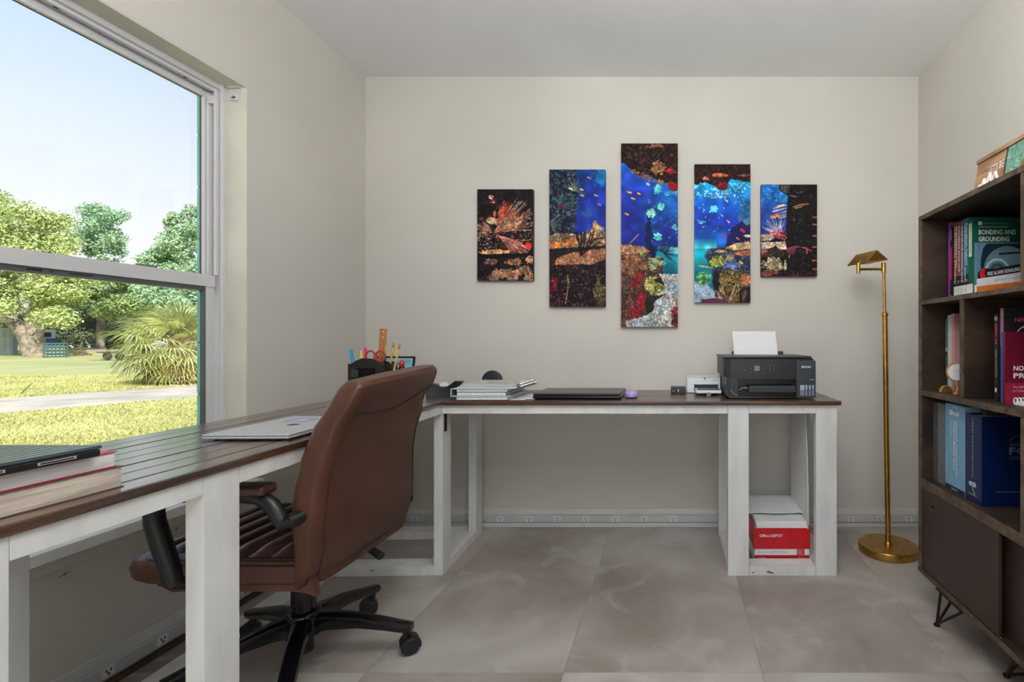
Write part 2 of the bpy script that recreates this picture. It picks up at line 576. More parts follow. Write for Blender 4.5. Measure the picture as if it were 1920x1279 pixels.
class Paint:
    def __init__(s, w, h, base, k=1.0):
        s.k = k
        s.w, s.h = int(w * k), int(h * k)
        s.a = np.zeros((s.h, s.w, 3)) + np.array(base, float)
        s.Y, s.X = np.mgrid[0:s.h, 0:s.w] / k
        s.n1 = vnoise(s.h, s.w, 7 * k, 1) - 0.5
        s.n2 = vnoise(s.h, s.w, 2.6 * k, 2) - 0.5
        s.n3 = vnoise(s.h, s.w, 15 * k, 3) - 0.5

    def over(s, m, c):
        m = np.clip(m, 0, 1)[..., None]
        s.a = s.a * (1 - m) + np.array(c, float) * m

    def grad(s, y0, c0, y1, c1, m=None):
        t = np.clip((s.Y - y0) / (y1 - y0), 0, 1)[..., None]
        g = np.array(c0) * (1 - t) + np.array(c1) * t
        mm = np.ones((s.h, s.w)) if m is None else np.clip(m, 0, 1)
        s.a = s.a * (1 - mm[..., None]) + g * mm[..., None]

    def mottle(s, m, c, amt=1.0, th=0.0):
        """patchy colour inside mask"""
        q = np.clip((s.n2 * 1.3 + s.n1 * 0.7 - th) * 6, 0, 1) * amt
        s.over(m * q, c)

    def blob(s, cx, cy, rx, ry, c, rough=0.5, soft=4.0):
        d = ((s.X - cx) / rx) ** 2 + ((s.Y - cy) / ry) ** 2
        m = np.clip((1 - d + rough * (s.n1 * 1.5 + s.n2 * 1.2)) * soft, 0, 1)
        s.over(m, c)
        return m

    def poly(s, pts, c=None, rough=0.0):
        X = s.X + s.n1 * rough * 8 + s.n2 * rough * 5
        Y = s.Y + s.n3 * rough * 6 + s.n2 * rough * 5
        Wd, Hd = s.w / s.k, s.h / s.k
        pts = [(-25 if x <= 0 else (x + 25 if x >= Wd - 1 else x), -25 if y <= 0 else (y + 25 if y >= Hd - 1.5 else y)) for x, y in pts]
        ins = np.zeros((s.h, s.w), bool)
        n = len(pts)
        for i in range(n):
            x0, y0 = pts[i]
            x1, y1 = pts[(i + 1) % n]
            cond = ((y0 > Y) != (y1 > Y))
            xx = (x1 - x0) * (Y - y0) / ((y1 - y0) or 1e-9) + x0
            ins ^= cond & (X < xx)
        m = ins.astype(float)
        if c is not None:
            s.over(m, c)
        return m

    def line(s, x0, y0, x1, y1, wd, c, amt=1.0):
        dx, dy = x1 - x0, y1 - y0
        L2 = dx * dx + dy * dy + 1e-9
        t = np.clip(((s.X - x0) * dx + (s.Y - y0) * dy) / L2, 0, 1)
        d = np.hypot(s.X - x0 - t * dx, s.Y - y0 - t * dy)
        s.over(np.clip((wd / 2 - d) * s.k + 0.5, 0, 1) * amt, c)

    def rays(s, cx, cy, a0, a1, l0, l1, n, wd, cols, seed=0):
        r = random.Random(seed)
        for i in range(n):
            a = math.radians(a0 + (a1 - a0) * (i + r.random()) / n)
            l = r.uniform(l0, l1)
            b = r.uniform(0, 0.3) * l
            bend = r.uniform(-0.15, 0.15)
            mx, my = cx + math.cos(a) * l * 0.55, cy + math.sin(a) * l * 0.55
            ex, ey = cx + math.cos(a + bend) * l, cy + math.sin(a + bend) * l
            c = r.choice(cols)
            s.line(cx + math.cos(a) * b, cy + math.sin(a) * b, mx, my, wd, c)
            s.line(mx, my, ex, ey, wd * 0.8, c)

    def specks(s, m, n, cols, r0, r1, seed=0):
        r = random.Random(seed)
        ys, xs = np.nonzero(m > 0.5)
        if len(ys) == 0:
            return
        for i in range(n):
            j = r.randrange(len(ys))
            cx, cy = xs[j] / s.k, ys[j] / s.k
            rad = r.uniform(r0, r1)
            x0, x1 = int(max(0, (cx - rad * 2) * s.k)), int(min(s.w, (cx + rad * 2) * s.k + 1))
            y0, y1 = int(max(0, (cy - rad * 2) * s.k)), int(min(s.h, (cy + rad * 2) * s.k + 1))
            d = np.hypot((s.X[y0:y1, x0:x1] - cx) * r.uniform(0.6, 1.2), (s.Y[y0:y1, x0:x1] - cy) * r.uniform(0.8, 1.6))
            q = np.clip((rad - d) + 0.5, 0, 1)[..., None]
            s.a[y0:y1, x0:x1] = s.a[y0:y1, x0:x1] * (1 - q) + np.array(r.choice(cols), float) * q

    def weather(s, amt=1.0):
        """rocky grain everywhere but in the open water"""
        a = s.a
        reef = np.clip((a[..., 0] * 1.25 - a[..., 2] + 20) / 40, 0, 1)
        k = s.k
        g = (vnoise(s.h, s.w, 1.5 * k, 21) - 0.5) * 0.7 + (vnoise(s.h, s.w, 3.2 * k, 22) - 0.5) * 0.9 + (vnoise(s.h, s.w, 9 * k, 23) - 0.5) * 0.7
        f = np.exp(g * 1.5 * amt * reef) * (1 - 0.12 * reef)
        f = f * np.exp((vnoise(s.h, s.w, 12 * k, 24) - 0.5) * 0.5 * (1 - reef))
        hue = (vnoise(s.h, s.w, 5 * k, 25) - 0.5)[..., None] * np.array([0.3, 0.0, -0.3]) * reef[..., None]
        s.a = np.clip(a * f[..., None] * (1 + hue), 0, 255)
        return s

    def to_mesh(s, name, fn, m, parent):
        """fn(u,v): u right 0..1, v down 0..1 arrays -> (N,3)"""
        H, W = s.h, s.w
        vv, uu = np.mgrid[0:H + 1, 0:W + 1]
        V = fn((uu / W).ravel(), (vv / H).ravel())
        i = np.arange(H)[:, None] * (W + 1) + np.arange(W)[None, :]
        Fc = np.stack([i, i + W + 1, i + W + 2, i + 1], -1).reshape(-1, 4)
        me = raw_mesh(name, V, Fc)
        ca = me.color_attributes.new('print', 'BYTE_COLOR', 'CORNER')
        c = np.clip(s.a, 0, 255) / 255
        c = np.concatenate([c, np.ones((H, W, 1))], -1).reshape(-1, 1, 4)
        c = np.repeat(c, 4, 1).astype(np.float32)
        ca.data.foreach_set('color_srgb', c.ravel())
        return link(name, me, m, parent)


# ================================================================== ROOM
XL, XR = -1.686, 1.346
YB, YF = 2.78, -1.30
ZC = 2.463
WY0, WY1 = 0.30, 2.007       # window opening along Y
WZ0, WZ1 = 0.468, 2.02
XO = -1.855                  # outer face of left wall

floor = struct(bx('floor', M_brownstrip, None, XL - 0.01, XR + 0.01, YF - 0.01, YB + 0.01, -0.12, -0.0045))
xs = [-2.152, -1.546, -0.94, -0.335, 0.273, 0.879, 1.485]
ys = [-2.087, -0.874, 0.34, 1.553, 2.766]
k = 0
for i in range(len(xs) - 1):
    for j in range(len(ys) - 1):
        x0, x1 = max(xs[i], XL), min(xs[i + 1], XR)
        y0, y1 = max(ys[j], YF), (YB if j == len(ys) - 2 else ys[j + 1])
        if x1 - x0 < 0.01 or y1 - y0 < 0.01:
            continue
        t = MB().box(x0 + 0.001, x1 - 0.001, y0 + 0.001, y1 - 0.001, -0.006, 0.0, 0.0008, 1).out('tile', M_tile, floor)
grout = bx('grout', mat('grout', (150, 143, 136), 0.8, var=0.05), floor, XL, XR, YF, YB, -0.006, -0.0012)
grout['kind'] = 'stuff'
ceiling = struct(bx('ceiling', M_ceil, None, XL - 0.2, XR + 0.2, YF - 0.2, YB + 0.2, ZC, ZC + 0.15))
wall_back = struct(bx('wall_back', M_wall, None, XL - 0.2, XR + 0.2, YB, YB + 0.12, -0.1, ZC))
wall_right = struct(bx('wall_right', M_wall, None, XR, XR + 0.12, YF - 0.12, YB, -0.1, ZC))
# front wall (behind the camera) with an opening added to let fill light in
fw = MB()
fw.box(XL - 0.2, -1.1, YF - 0.12, YF, -0.1, ZC)
fw.box(1.1, XR, YF - 0.12, YF, -0.1, ZC)
fw.box(-1.1, 1.1, YF - 0.12, YF, -0.1, 0.6)
fw.box(-1.1, 1.1, YF - 0.12, YF, 2.1, ZC)
wall_front = struct(fw.out('wall_front', M_wall))
w2 = MB()
w2.box(-1.1, 1.1, YF - 0.1, YF - 0.04, 0.6, 0.66).box(-1.1, 1.1, YF - 0.1, YF - 0.04, 2.04, 2.1)
w2.box(-1.1, -1.04, YF - 0.1, YF - 0.04, 0.66, 2.04).box(1.04, 1.1, YF - 0.1, YF - 0.04, 0.66, 2.04)
w2.box(-0.03, 0.03, YF - 0.1, YF - 0.04, 0.66, 2.04)
added_opening_frame = struct(w2.out('added_opening_frame', M_vinyl))  # unseen frame around the opening added for the rear fill
# left wall with the opening
lw = MB()
lw.box(XO, XL, WY1, YB, -0.3, ZC)
lw.box(XO, XL, YF - 0.12, WY0, -0.3, ZC)
lw.box(XO, XL, WY0, WY1, -0.3, WZ0 - 0.02)
lw.box(XO, XL, WY0, WY1, WZ1, ZC)
wall_left = struct(lw.out('wall_left', M_wall))
# scratches on the wall under the sill
for (yy, zz, L, a) in ((1.405, 0.37, 0.016, 8), (1.64, 0.372, 0.008, 5), (1.72, 0.378, 0.006, -6)):
    s_ = MB()
    s_.tube([(XL + 0.0005, yy - L, zz - 0.003), (XL + 0.0008, yy, zz), (XL + 0.0005, yy + L, zz + 0.002)], [0.0004, 0.0011, 0.0004], 6)
    s_.tube([(XL + 0.0005, yy - 0.002, zz - 0.006), (XL + 0.0008, yy + 0.001, zz + 0.005)], [0.0004, 0.0009], 6)
    s_.out('scuff', M_brownstrip, wall_left)
# interior reveal lining (painted plaster) as parts of the wall
bx('reveal_lining', M_reveal, wall_left, XL - 0.0815, XL - 0.0003, WY1 - 0.004, WY1 - 0.0005, WZ0, WZ1 - 0.004)
bx('reveal_lining', M_reveal, wall_left, XL - 0.0815, XL - 0.0003, WY0, WY1 - 0.0005, WZ1 - 0.004, WZ1 - 0.0005)
# exterior green painted block return and face
M_teal = mat('teal_exterior_paint', (150, 212, 198), 0.7, var=0.08, scale=9, bump=0.3, bscale=14)
for zc in range(8):
    z0 = 0.4 + zc * 0.203
    bx('block', M_teal, wall_left, XO - 0.012, XO + 0.012, WY1 - 0.022, WY1 + 0.36, z0 + 0.003, z0 + 0.2, 0.004)
bx('mortar_backing', mat('mortar', (110, 150, 140), 0.8, var=0.05), wall_left, XO - 0.009, XO + 0.010, WY1 - 0.019, WY1 - 0.0005, -0.2, ZC)
bx('exterior_face', M_teal, wall_left, XO - 0.008, XO - 0.001, WY1 + 0.3, YB, -0.3, ZC)

# ------------------------------------------------------------------ window_1 (single hung)
win = bpy.data.objects.new('window_1', None)
COL.objects.link(win)
win.location = (XL - 0.082, WY1, WZ0)
struct(win)


def wp(name, m, x0, x1, y0, y1, z0, z1, bev=0.002, parent=win):
    o = bx(name, m, parent, x0, x1, y0, y1, z0, z1, bev)
    o.location = -Vector(win.location) if parent is win else (0, 0, 0)
    return o


XF = XL - 0.082     # frame inner face -1.768
# far jamb of frame, with channel
wp('jamb', M_vinyl, XF - 0.074, XF, 1.985, WY1, WZ0, WZ1)
wp('jamb', M_vinyl, XF - 0.074, XF, WY0, WY0 + 0.03, WZ0, WZ1)
wp('jamb_lip', M_vinyl, XF - 0.002, XF + 0.006, 1.978, 1.990, WZ0, WZ1)
wp('head', M_vinyl, XF - 0.074, XF, WY0 + 0.03, 1.985, WZ1 - 0.024, WZ1)
wp('head_lip', M_vinyl, XF - 0.03, XF - 0.012, WY0 + 0.03, 1.972, WZ1 - 0.036, WZ1 - 0.024)
wp('frame_sill', M_vinyl, XF - 0.074, XF, WY0 + 0.03, 1.985, WZ0, WZ0 + 0.03)
for yy in (1.47, 1.86):
    wp('screw_hole', M_black, XF - 0.0265, XF - 0.0195, yy - 0.006, yy + 0.006, WZ1 - 0.0366, WZ1 - 0.0358, 0)
# upper sash (outer)
UX0, UX1 = XF - 0.064, XF - 0.046
us = MB()
us.box(UX0, UX1, 1.962, 1.985, 1.21, WZ1 - 0.024, 0.002)
us.box(UX0, UX1, WY0 + 0.03, WY0 + 0.06, 1.21, WZ1 - 0.024, 0.002)
us.box(UX0, UX1, WY0 + 0.06, 1.958, 1.962, WZ1 - 0.024, 0.002)
us.box(UX0, UX1, WY0 + 0.06, 1.958, 1.208, 1.25, 0.002)
o = us.out('upper_sash', M_vinyl, win, smooth=True); o.location = -Vector(win.location); upper = o
g = bx('pane', M_glass, upper, -1.8305, -1.8275, WY0 + 0.055, 1.964, 1.245, 1.97)
gk = bx('gasket', mat('gasket', (84, 92, 92), 0.5, var=0.05), upper, -1.8318, -1.8275, 1.9600, 1.9618, 1.25, 1.965)
gk = bx('gasket', mat('gasket', (84, 92, 92), 0.5), upper, -1.8318, -1.8275, WY0 + 0.06, 1.9600, 1.9605, 1.9622)
# track channel visible at the upper far jamb
wp('jamb_track', M_vinyl, XF - 0.044, XF - 0.034, 1.966, 1.985, 1.27, WZ1 - 0.04)
wp('jamb_track', M_vinyl, XF - 0.016, XF - 0.006, 1.966, 1.985, 1.27, WZ1 - 0.024)
wp('track_block', M_vinyl, XF - 0.034, XF - 0.012, 1.960, 1.985, 1.935, 1.965)
# lower sash (inner)
LX0, LX1 = XF - 0.034, XF - 0.016
ls = MB()
ls.box(LX0, LX1, 1.934, 1.972, WZ0 + 0.03, 1.268, 0.003)
ls.box(LX0, LX1, WY0 + 0.03, WY0 + 0.068, WZ0 + 0.03, 1.268, 0.003)
ls.box(LX0, LX1 + 0.004, WY0 + 0.03, 1.972, 1.223, 1.268, 0.003)
ls.box(LX0, LX1, WY0 + 0.068, 1.934, WZ0 + 0.03, WZ0 + 0.08, 0.003)
o = ls.out('lower_sash', M_vinyl, win, smooth=True); o.location = -Vector(win.location); lower = o
bx('pane', M_glass, lower, -1.802, -1.798, WY0 + 0.065, 1.937, WZ0 + 0.075, 1.226)
bx('gasket', MATS['gasket'], lower, -1.8015, -1.7845, 1.9295, 1.9345, WZ0 + 0.08, 1.223)
bx('gasket', MATS['gasket'], lower, -1.8015, -1.7865, WY0 + 0.068, 1.9295, 1.2095, 1.223)
# sash lock bump on the meeting rail
bx('sash_lock', M_grey, lower, -1.806, -1.79, 1.70, 1.76, 1.268, 1.277, 0.003)
wp('printed_tag', M_black, -1.7862, -1.7858, 1.40, 1.435, 1.2135, 1.2185, 0)
wp('printed_tag', M_black, -1.7862, -1.7858, 1.455, 1.458, 1.2115, 1.2205, 0)
wp('printed_tag', M_black, -1.7862, -1.7858, 1.50, 1.56, 1.2145, 1.2175, 0)

# sill
sl = MB()
sl.box(XL - 0.09, -1.637, WY0 - 0.03, 2.03, WZ0 - 0.004 - 0.03, WZ0 - 0.002, 0.004)
sill = struct(sl.out('trim_1', M_sill, smooth=True))
struct(bx('trim_2', M_wall, None, XL, XL + 0.012, WY0 - 0.02, 2.02, WZ0 - 0.075, WZ0 - 0.035, 0.003))

# baseboards and power strips
bb = MB()
bb.box(XL, XR, YB - 0.014, YB, 0.0, 0.097, 0.003)
bb.box(XL, XR, YB - 0.026, YB - 0.013, 0.0, 0.026, 0.003)
struct(bb.out('baseboard_back', M_trim, smooth=True))
bl = MB()
bl.box(XL, XL + 0.014, YF, YB - 0.026, 0.0, 0.097, 0.003)
struct(bl.out('baseboard_left', M_trim, smooth=True))
struct(bx('floor_gap_shade', M_brownstrip, None, XL + 0.014, XL + 0.034, YF, YB - 0.03, 0.0, 0.016, 0.003))  # brown strip stands in for the shadowed gap along the floor edge
struct(bx('baseboard_right', M_trim, None, XR - 0.014, XR, YF, YB - 0.03, 0.0, 0.097, 0.003))
ps = bx('power_strip', M_strip, None, XL + 0.06, XR - 0.02, YB - 0.034, YB - 0.015, 0.030, 0.067, 0.003)
tag(ps, 'long grey metal outlet strip mounted along the back wall baseboard', 'power strip')
pl = bx('power_strip', M_strip, None, XL + 0.0145, XL + 0.033, 0.2, YB - 0.06, 0.030, 0.067, 0.003)
tag(pl, 'grey outlet strip along the window wall baseboard under the desk', 'power strip')


def outlet(parent, c, ax):
    """face plate with two slots and a round hole, ax 'y' faces -Y, 'x' faces +X"""
    if ax == 'y':
        fn = lambda u, v, w_: (c[0] + u, c[1] - w_, c[2] + v)
    else:
        fn = lambda u, v, w_: (c[0] + w_, c[1] + u, c[2] + v)
    pr = MB()
    pr.prism([(-.017, -.014), (.017, -.014), (.017, .014), (-.017, .014)], fn, 0, 0.0015)
    p = pr.out('outlet', M_white, parent)
    q = MB()
    for (u, v, w_, h) in ((-0.006, 0.004, 0.002, 0.008), (0.006, 0.004, 0.002, 0.007)):
        q.prism([(u - w_ / 2 - .001, v - h / 2), (u + w_ / 2 + .001, v - h / 2), (u + w_ / 2 + .001, v + h / 2), (u - w_ / 2 - .001, v + h / 2)], fn, 0.0014, 0.0018)
    q.prism([(0.004 * math.cos(a), -0.006 + 0.0035 * math.sin(a)) for a in [i * math.pi / 4 for i in range(8)]], fn, 0.0014, 0.0018)
    q.out('slots', M_black, p)


dW = YB - 0.034
for px in (669, 723, 777, 830, 884, 938, 992, 1046, 1099, 1154, 1208, 1262, 1595, 1650, 1704):
    outlet(ps, ((px - VX) * dW / F, dW, 0.0485), 'y')
for i in range(13):
    outlet(pl, (XL + 0.033, 0.46 + i * 0.158 + 0.075, 0.0485), 'x')

# ================================================================== OUTSIDE
GZ = -0.2
M_lawn = mat('lawn', (208, 200, 136), 0.95, scale=0.22, rgb2=(172, 176, 108), detail=12, bump=1.0, bscale=6)
gm = MB().box(-110, -1.9, -70, 120, GZ - 0.3, GZ)
gr = struct(gm.out('ground', M_lawn))
# mown band and tufts as real relief near the house
M_blade = mat('grass_blades', (210, 204, 138), 0.9, scale=0.5, rgb2=(166, 170, 102), island=0.25)
n = 90000
d_ = 1.8 + 15.7 * RNG.random(n) ** 1.4
sx = -(1262 - (-300 + 800 * RNG.random(n))) / 950
gx, gy = sx * d_, d_
hh = 0.02 + 0.03 * RNG.random(n)
ang = RNG.random(n) * 6.283
ww = 0.012 + 0.012 * RNG.random(n)
lx, ly = RNG.normal(0, 0.015, n), RNG.normal(0, 0.015, n)
V = np.empty((n, 3, 3))
V[:, 0] = np.stack([gx - np.cos(ang) * ww, gy - np.sin(ang) * ww, np.full(n, GZ)], 1)
V[:, 1] = np.stack([gx + np.cos(ang) * ww, gy + np.sin(ang) * ww, np.full(n, GZ)], 1)
V[:, 2] = np.stack([gx + lx, gy + ly, GZ + hh], 1)
keep = np.ones(n, bool)
# no grass on the path (strip from (-13,9.8) to (-11.9,12.7), running beyond both ends)
pa, pb = np.array([-12.6, 9.05]), np.array([-11.0, 13.15])
pd = (pb - pa) / np.linalg.norm(pb - pa)
off = (gx - pa[0]) * pd[1] - (gy - pa[1]) * pd[0]
keep &= (np.abs(off) > 1.75) & (gx < -2.2)
V = V[keep].reshape(-1, 3)
go = link('grass', raw_mesh('grass', V, np.arange(len(V)).reshape(-1, 3)), M_blade)
go['kind'] = 'stuff'; tag(go, 'sunlit yellow green lawn grass outside the window', 'grass')
M_path = mat('dirt_path', (214, 198, 178), 0.95, var=0.12, scale=1.2, bump=0.4, bscale=5, detail=8)
pm = MB()
nrm = Vector((pd[1], -pd[0], 0))
L_ = []
R_ = []
ring = []
for i in range(41):
    s_ = -30 + i * 2.2
    c = Vector((pa[0] + pd[0] * s_, pa[1] + pd[1] * s_, 0))
    wv = 1.8 + 0.15 * math.sin(i * 1.7) + 0.05 * math.sin(i * 0.8)
    A = c + nrm * wv
    B = c - nrm * wv
    ring.append([(B.x, B.y, GZ - 0.02), (B.x, B.y, GZ + 0.004), (c.x, c.y, GZ + 0.015), (A.x, A.y, GZ + 0.004), (A.x, A.y, GZ - 0.02)])
pm.loft(ring)
struct(pm.out('path', M_path, smooth=True))


def at(px, py, d):
    return Vector(((px - VX) * d / F, d, EYE - (py - VY) * d / F))


def foliage(name, m, parent, clusters, n, size, seed):
    r = np.random.default_rng(seed)
    vol = np.array([c[3] * c[4] * c[5] for c in clusters]) ** (2 / 3)
    pick = r.choice(len(clusters), n, p=vol / vol.sum())
    C = np.array(clusters)[pick]
    v = r.normal(size=(n, 3))
    v /= np.linalg.norm(v, axis=1)[:, None]
    rad = 0.35 + 0.85 * r.random(n) ** 0.9
    P = C[:, :3] + v * C[:, 3:6] * rad[:, None]
    P += r.normal(0, size * 0.4, (n, 3))
    a = r.normal(size=(n, 3)); a /= np.linalg.norm(a, axis=1)[:, None]
    nn = v + r.normal(0, 0.6, (n, 3)) + np.array([0, 0, 0.4]); nn /= np.linalg.norm(nn, axis=1)[:, None]
    u = np.cross(nn, a); u /= np.linalg.norm(u, axis=1)[:, None] + 1e-9
    w_ = np.cross(nn, u)
    s1 = (size * (0.6 + 0.9 * r.random(n)))[:, None]
    s2 = s1 * 0.5
    V = np.stack([P - u * s1, P + w_ * s2, P + u * s1, P - w_ * s2], 1).reshape(-1, 3)
    o = link(name, raw_mesh(name, V, np.arange(4 * n).reshape(-1, 4)), m, parent)
    o['kind'] = 'stuff'
    return o


M_bark = mat('bark', (150, 138, 122), 0.9, var=0.3, scale=3, bump=0.8, bscale=8)
LEAF = {
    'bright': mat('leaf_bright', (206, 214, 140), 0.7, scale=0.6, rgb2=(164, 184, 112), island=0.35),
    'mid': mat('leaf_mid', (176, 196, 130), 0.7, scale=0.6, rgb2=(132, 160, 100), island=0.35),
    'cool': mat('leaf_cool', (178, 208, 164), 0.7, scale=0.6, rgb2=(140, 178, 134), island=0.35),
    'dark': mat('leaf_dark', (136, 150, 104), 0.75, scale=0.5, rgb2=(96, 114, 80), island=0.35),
}


def tree(label, d, px, base_y, blobs, leaf, n, size, seed, trunks, group='trees beyond the lawn'):
    """blobs: (px, py, rx_px, ry_px) of the crown seen at distance d"""
    b = at(px, base_y, d)
    b.z = GZ
    root = thing('tree', label, 'tree', b, 0, group)
    r = random.Random(seed)
    cl = []
    for (bxp, byp, rx, ry) in blobs:
        for q in range(9):
            ra, rb = r.uniform(0, 6.283), 0.98 * math.sqrt(r.random())
            dd = d + r.uniform(-1, 1) * rx * d / F * 0.7
            c = at(bxp + rb * math.cos(ra) * rx, byp + rb * math.sin(ra) * ry, dd) - b
            k_ = r.uniform(0.25, 0.5)
            cl.append((c.x, c.y, c.z, rx * d / F * k_, rx * d / F * k_ * 0.9, ry * d / F * k_))
    foliage('foliage', LEAF[leaf], root, cl, n, size, seed)
    for t in trunks:
        m_ = MB()
        pts = [at(p[0], p[1], d) - b for p in t[0]]
        pts[0].z = -0.05
        m_.tube(pts, t[1], 10)
        m_.out('trunk', M_bark, root, smooth=True)
    return root


# the big oak on the left with a forked pale trunk
tree('large spreading oak with forked pale trunk at left of the lawn', 37, 60, 668,
     [(10, 430, 75, 55), (60, 470, 65, 50), (-50, 450, 80, 70), (100, 445, 45, 40), (115, 500, 50, 40), (30, 540, 75, 45), (-60, 540, 80, 60), (90, 560, 60, 40), (-20, 395, 45, 28), (-150, 500, 90, 90)],
     'bright', 70000, 0.10, 21,
     [([(66, 668), (52, 632), (30, 608), (5, 590), (-20, 560)], [0.62, 0.5, 0.42, 0.34, 0.2]),
      ([(72, 668), (66, 630), (60, 600), (70, 560), (66, 500)], [0.55, 0.42, 0.36, 0.28, 0.15]),
      ([(64, 610), (85, 590), (110, 575)], [0.2, 0.16, 0.1])])
tree('tall slender airy tree standing alone against the sky', 46, 190, 660,
     [(195, 410, 38, 24), (185, 440, 42, 26), (200, 470, 36, 28), (165, 425, 24, 20), (190, 520, 40, 30)],
     'cool', 12000, 0.11, 22, [([(188, 662), (190, 560), (186, 480), (195, 420)], [0.3, 0.22, 0.15, 0.07])])
tree('pale green tree rising behind the fan palm', 34, 350, 668,
     [(355, 415, 38, 26), (390, 440, 50, 40), (340, 470, 52, 34), (295, 490, 36, 20), (400, 520, 70, 50), (330, 540, 60, 40)],
     'cool', 42000, 0.09, 23, [([(360, 670), (362, 600), (350, 500), (365, 430)], [0.34, 0.28, 0.18, 0.08])])
tree('mid green bushy tree in the middle of the dark tree line', 42, 240, 664,
     [(240, 545, 60, 30), (200, 560, 60, 32), (290, 560, 60, 34), (270, 585, 50, 26)],
     'mid', 32000, 0.11, 24, [([(240, 666), (242, 620), (238, 570)], [0.3, 0.24, 0.12])])
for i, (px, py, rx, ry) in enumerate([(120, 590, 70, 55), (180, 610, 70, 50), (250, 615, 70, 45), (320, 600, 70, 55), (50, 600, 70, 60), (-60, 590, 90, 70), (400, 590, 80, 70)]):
    tree(['dark undergrowth tree right of the oak trunk', 'dark tree behind the green wire bin', 'dark tree above the flatbed trailer',
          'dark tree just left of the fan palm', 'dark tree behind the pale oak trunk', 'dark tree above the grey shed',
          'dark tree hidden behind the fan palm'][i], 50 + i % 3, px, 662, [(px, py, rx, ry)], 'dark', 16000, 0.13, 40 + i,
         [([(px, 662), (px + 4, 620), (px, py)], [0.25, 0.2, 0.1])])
# more of the tree line out of frame, left and right of the view
for i, (X_, Y_) in enumerate([(-62, 22), (-58, 8), (-66, -8), (-40, 62), (-28, 70), (-12, 74), (-55, -26)]):
    root = thing('tree', ['broad tree far left of the oak', 'second tree far left of the oak', 'third tree far left of the oak', 'tree far right past the palm',
                          'second tree far right past the palm', 'third tree far right past the palm', 'last tree far left of the oak'][i], 'tree', (X_, Y_, GZ), 0, 'trees beyond the lawn')
    r = random.Random(90 + i)
    cl = [(r.uniform(-4, 4), r.uniform(-4, 4), r.uniform(3, 8), 4, 4, 2.6) for q in range(7)]
    foliage('foliage', LEAF['mid'], root, cl, 2500, 0.35, 90 + i)
    MB().tube([(0, 0, -0.05), (0.2, 0.1, 4), (0, 0.3, 7)], [0.5, 0.35, 0.15], 8).out('trunk', M_bark, root, smooth=True)

# shed, vehicle, bin, trailer
M_shed = mat('grey_corrugated', (182, 190, 194), 0.6, var=0.1, scale=1)
sp = at(-30, 668, 39); sp.z = GZ
shed = thing('shed', 'grey corrugated shed wall behind the oak trunk', 'shed', sp, 0.85)
s_ = MB()
rr = []
for i in range(60):
    x = -9.4 + i * 0.155
    rr.append((x, 0.05 * (i % 2)))
pl_ = [(x, y) for x, y in rr] + [(rr[-1][0], 4), (rr[0][0], 4)]
s_.prism(pl_, lambda u, v, w_: (u + 1.6, v, w_), 0, 2.05)
s_.out('wall', M_shed, shed)
MB().box(-8.0, 1.4, -0.2, 4.2, 2.05, 2.15).out('roof', M_shed, shed)
vp_ = at(90, 668, 44); vp_.z = GZ
van = thing('parked_truck', 'white and blue truck partly hidden behind the green wire bin', 'truck', vp_, 0.89)
van.scale = (0.6, 0.6, 1)
MB().box(-1.1, 0.9, 0, 2.2, 0.5, 1.35, 0.1).out('body', solid((70, 90, 170), 0.4), van, smooth=True)
MB().box(-1.0, 0.7, 0.05, 2.1, 1.3, 2.1, 0.12).out('cab', solid((232, 236, 236), 0.4), van, smooth=True)
MB().box(-0.8, 0.3, 0.02, 0.08, 1.45, 1.85).out('windscreen', M_gloss, van)
for x in (-0.7, 0.55):
    MB().lathe([(0.34, -0.1), (0.36, 0.0), (0.36, 0.2), (0.34, 0.25)], 16, (x, 0, 0.36), 'y').out('wheel', M_black, van, smooth=True)
bp_ = at(104, 670, 35); bp_.z = GZ
bin_ = thing('wire_bin', 'dark green crate bin with pale grid openings on the lawn', 'bin', bp_, 0.89)
b_ = MB()
W2, H2, D2 = 0.52, 0.95, 0.36
for i in range(7):
    x = -W2 + i * 2 * W2 / 6
    b_.box(x - 0.03, x + 0.03, -D2, -D2 + 0.06, 0, H2)
    b_.box(x - 0.03, x + 0.03, D2 - 0.06, D2, 0, H2)
for i in range(5):
    z = i * H2 / 4.2
    b_.box(-W2, W2, -D2 - 0.01, -D2 + 0.05, z, z + 0.1)
    b_.box(-W2, W2, D2 - 0.05, D2 + 0.01, z, z + 0.1)
    b_.box(-W2, -W2 + 0.06, -D2, D2, z, z + 0.1)
    b_.box(W2 - 0.06, W2, -D2, D2, z, z + 0.1)
b_.out('grid', solid((52, 92, 84), 0.6), bin_)
MB().box(-W2 + 0.1, W2 - 0.1, -D2 + 0.1, D2 - 0.1, 0.05, H2 - 0.15).out('liner', solid((206, 214, 208), 0.7), bin_)
tp = at(212, 668, 30); tp.z = GZ
tr = thing('trailer', 'old wooden flatbed trailer on the lawn left of the palm', 'trailer', tp, 0.83)
tr.scale = (0.72, 0.6, 1)
MB().box(-1.4, 1.3, -0.8, 0.8, 0.52, 0.64).out('deck', solid((150, 138, 130), 0.8), tr)
MB().box(-0.9, 0.9, -0.6, 0.6, 0.34, 0.52).out('chassis', solid((170, 160, 158), 0.7), tr)
for x in (-0.3, 0.35):
    MB().lathe([(0.25, -0.08), (0.27, 0), (0.27, 0.12), (0.25, 0.16)], 16, (x, -0.7, 0.27), 'y').out('wheel', M_black, tr, smooth=True)
dm = MB()
dp = at(150, 662, 40); dp.z = GZ
for q in range(1):
    dm.lathe([(2.6, -0.05), (2.2, 0.2), (1.3, 0.45), (0.3, 0.6)], 18)
dirt = dm.out('dirt_mound', mat('red_dirt', (196, 160, 128), 0.95, scale=1.5, rgb2=(170, 180, 96)), smooth=True)
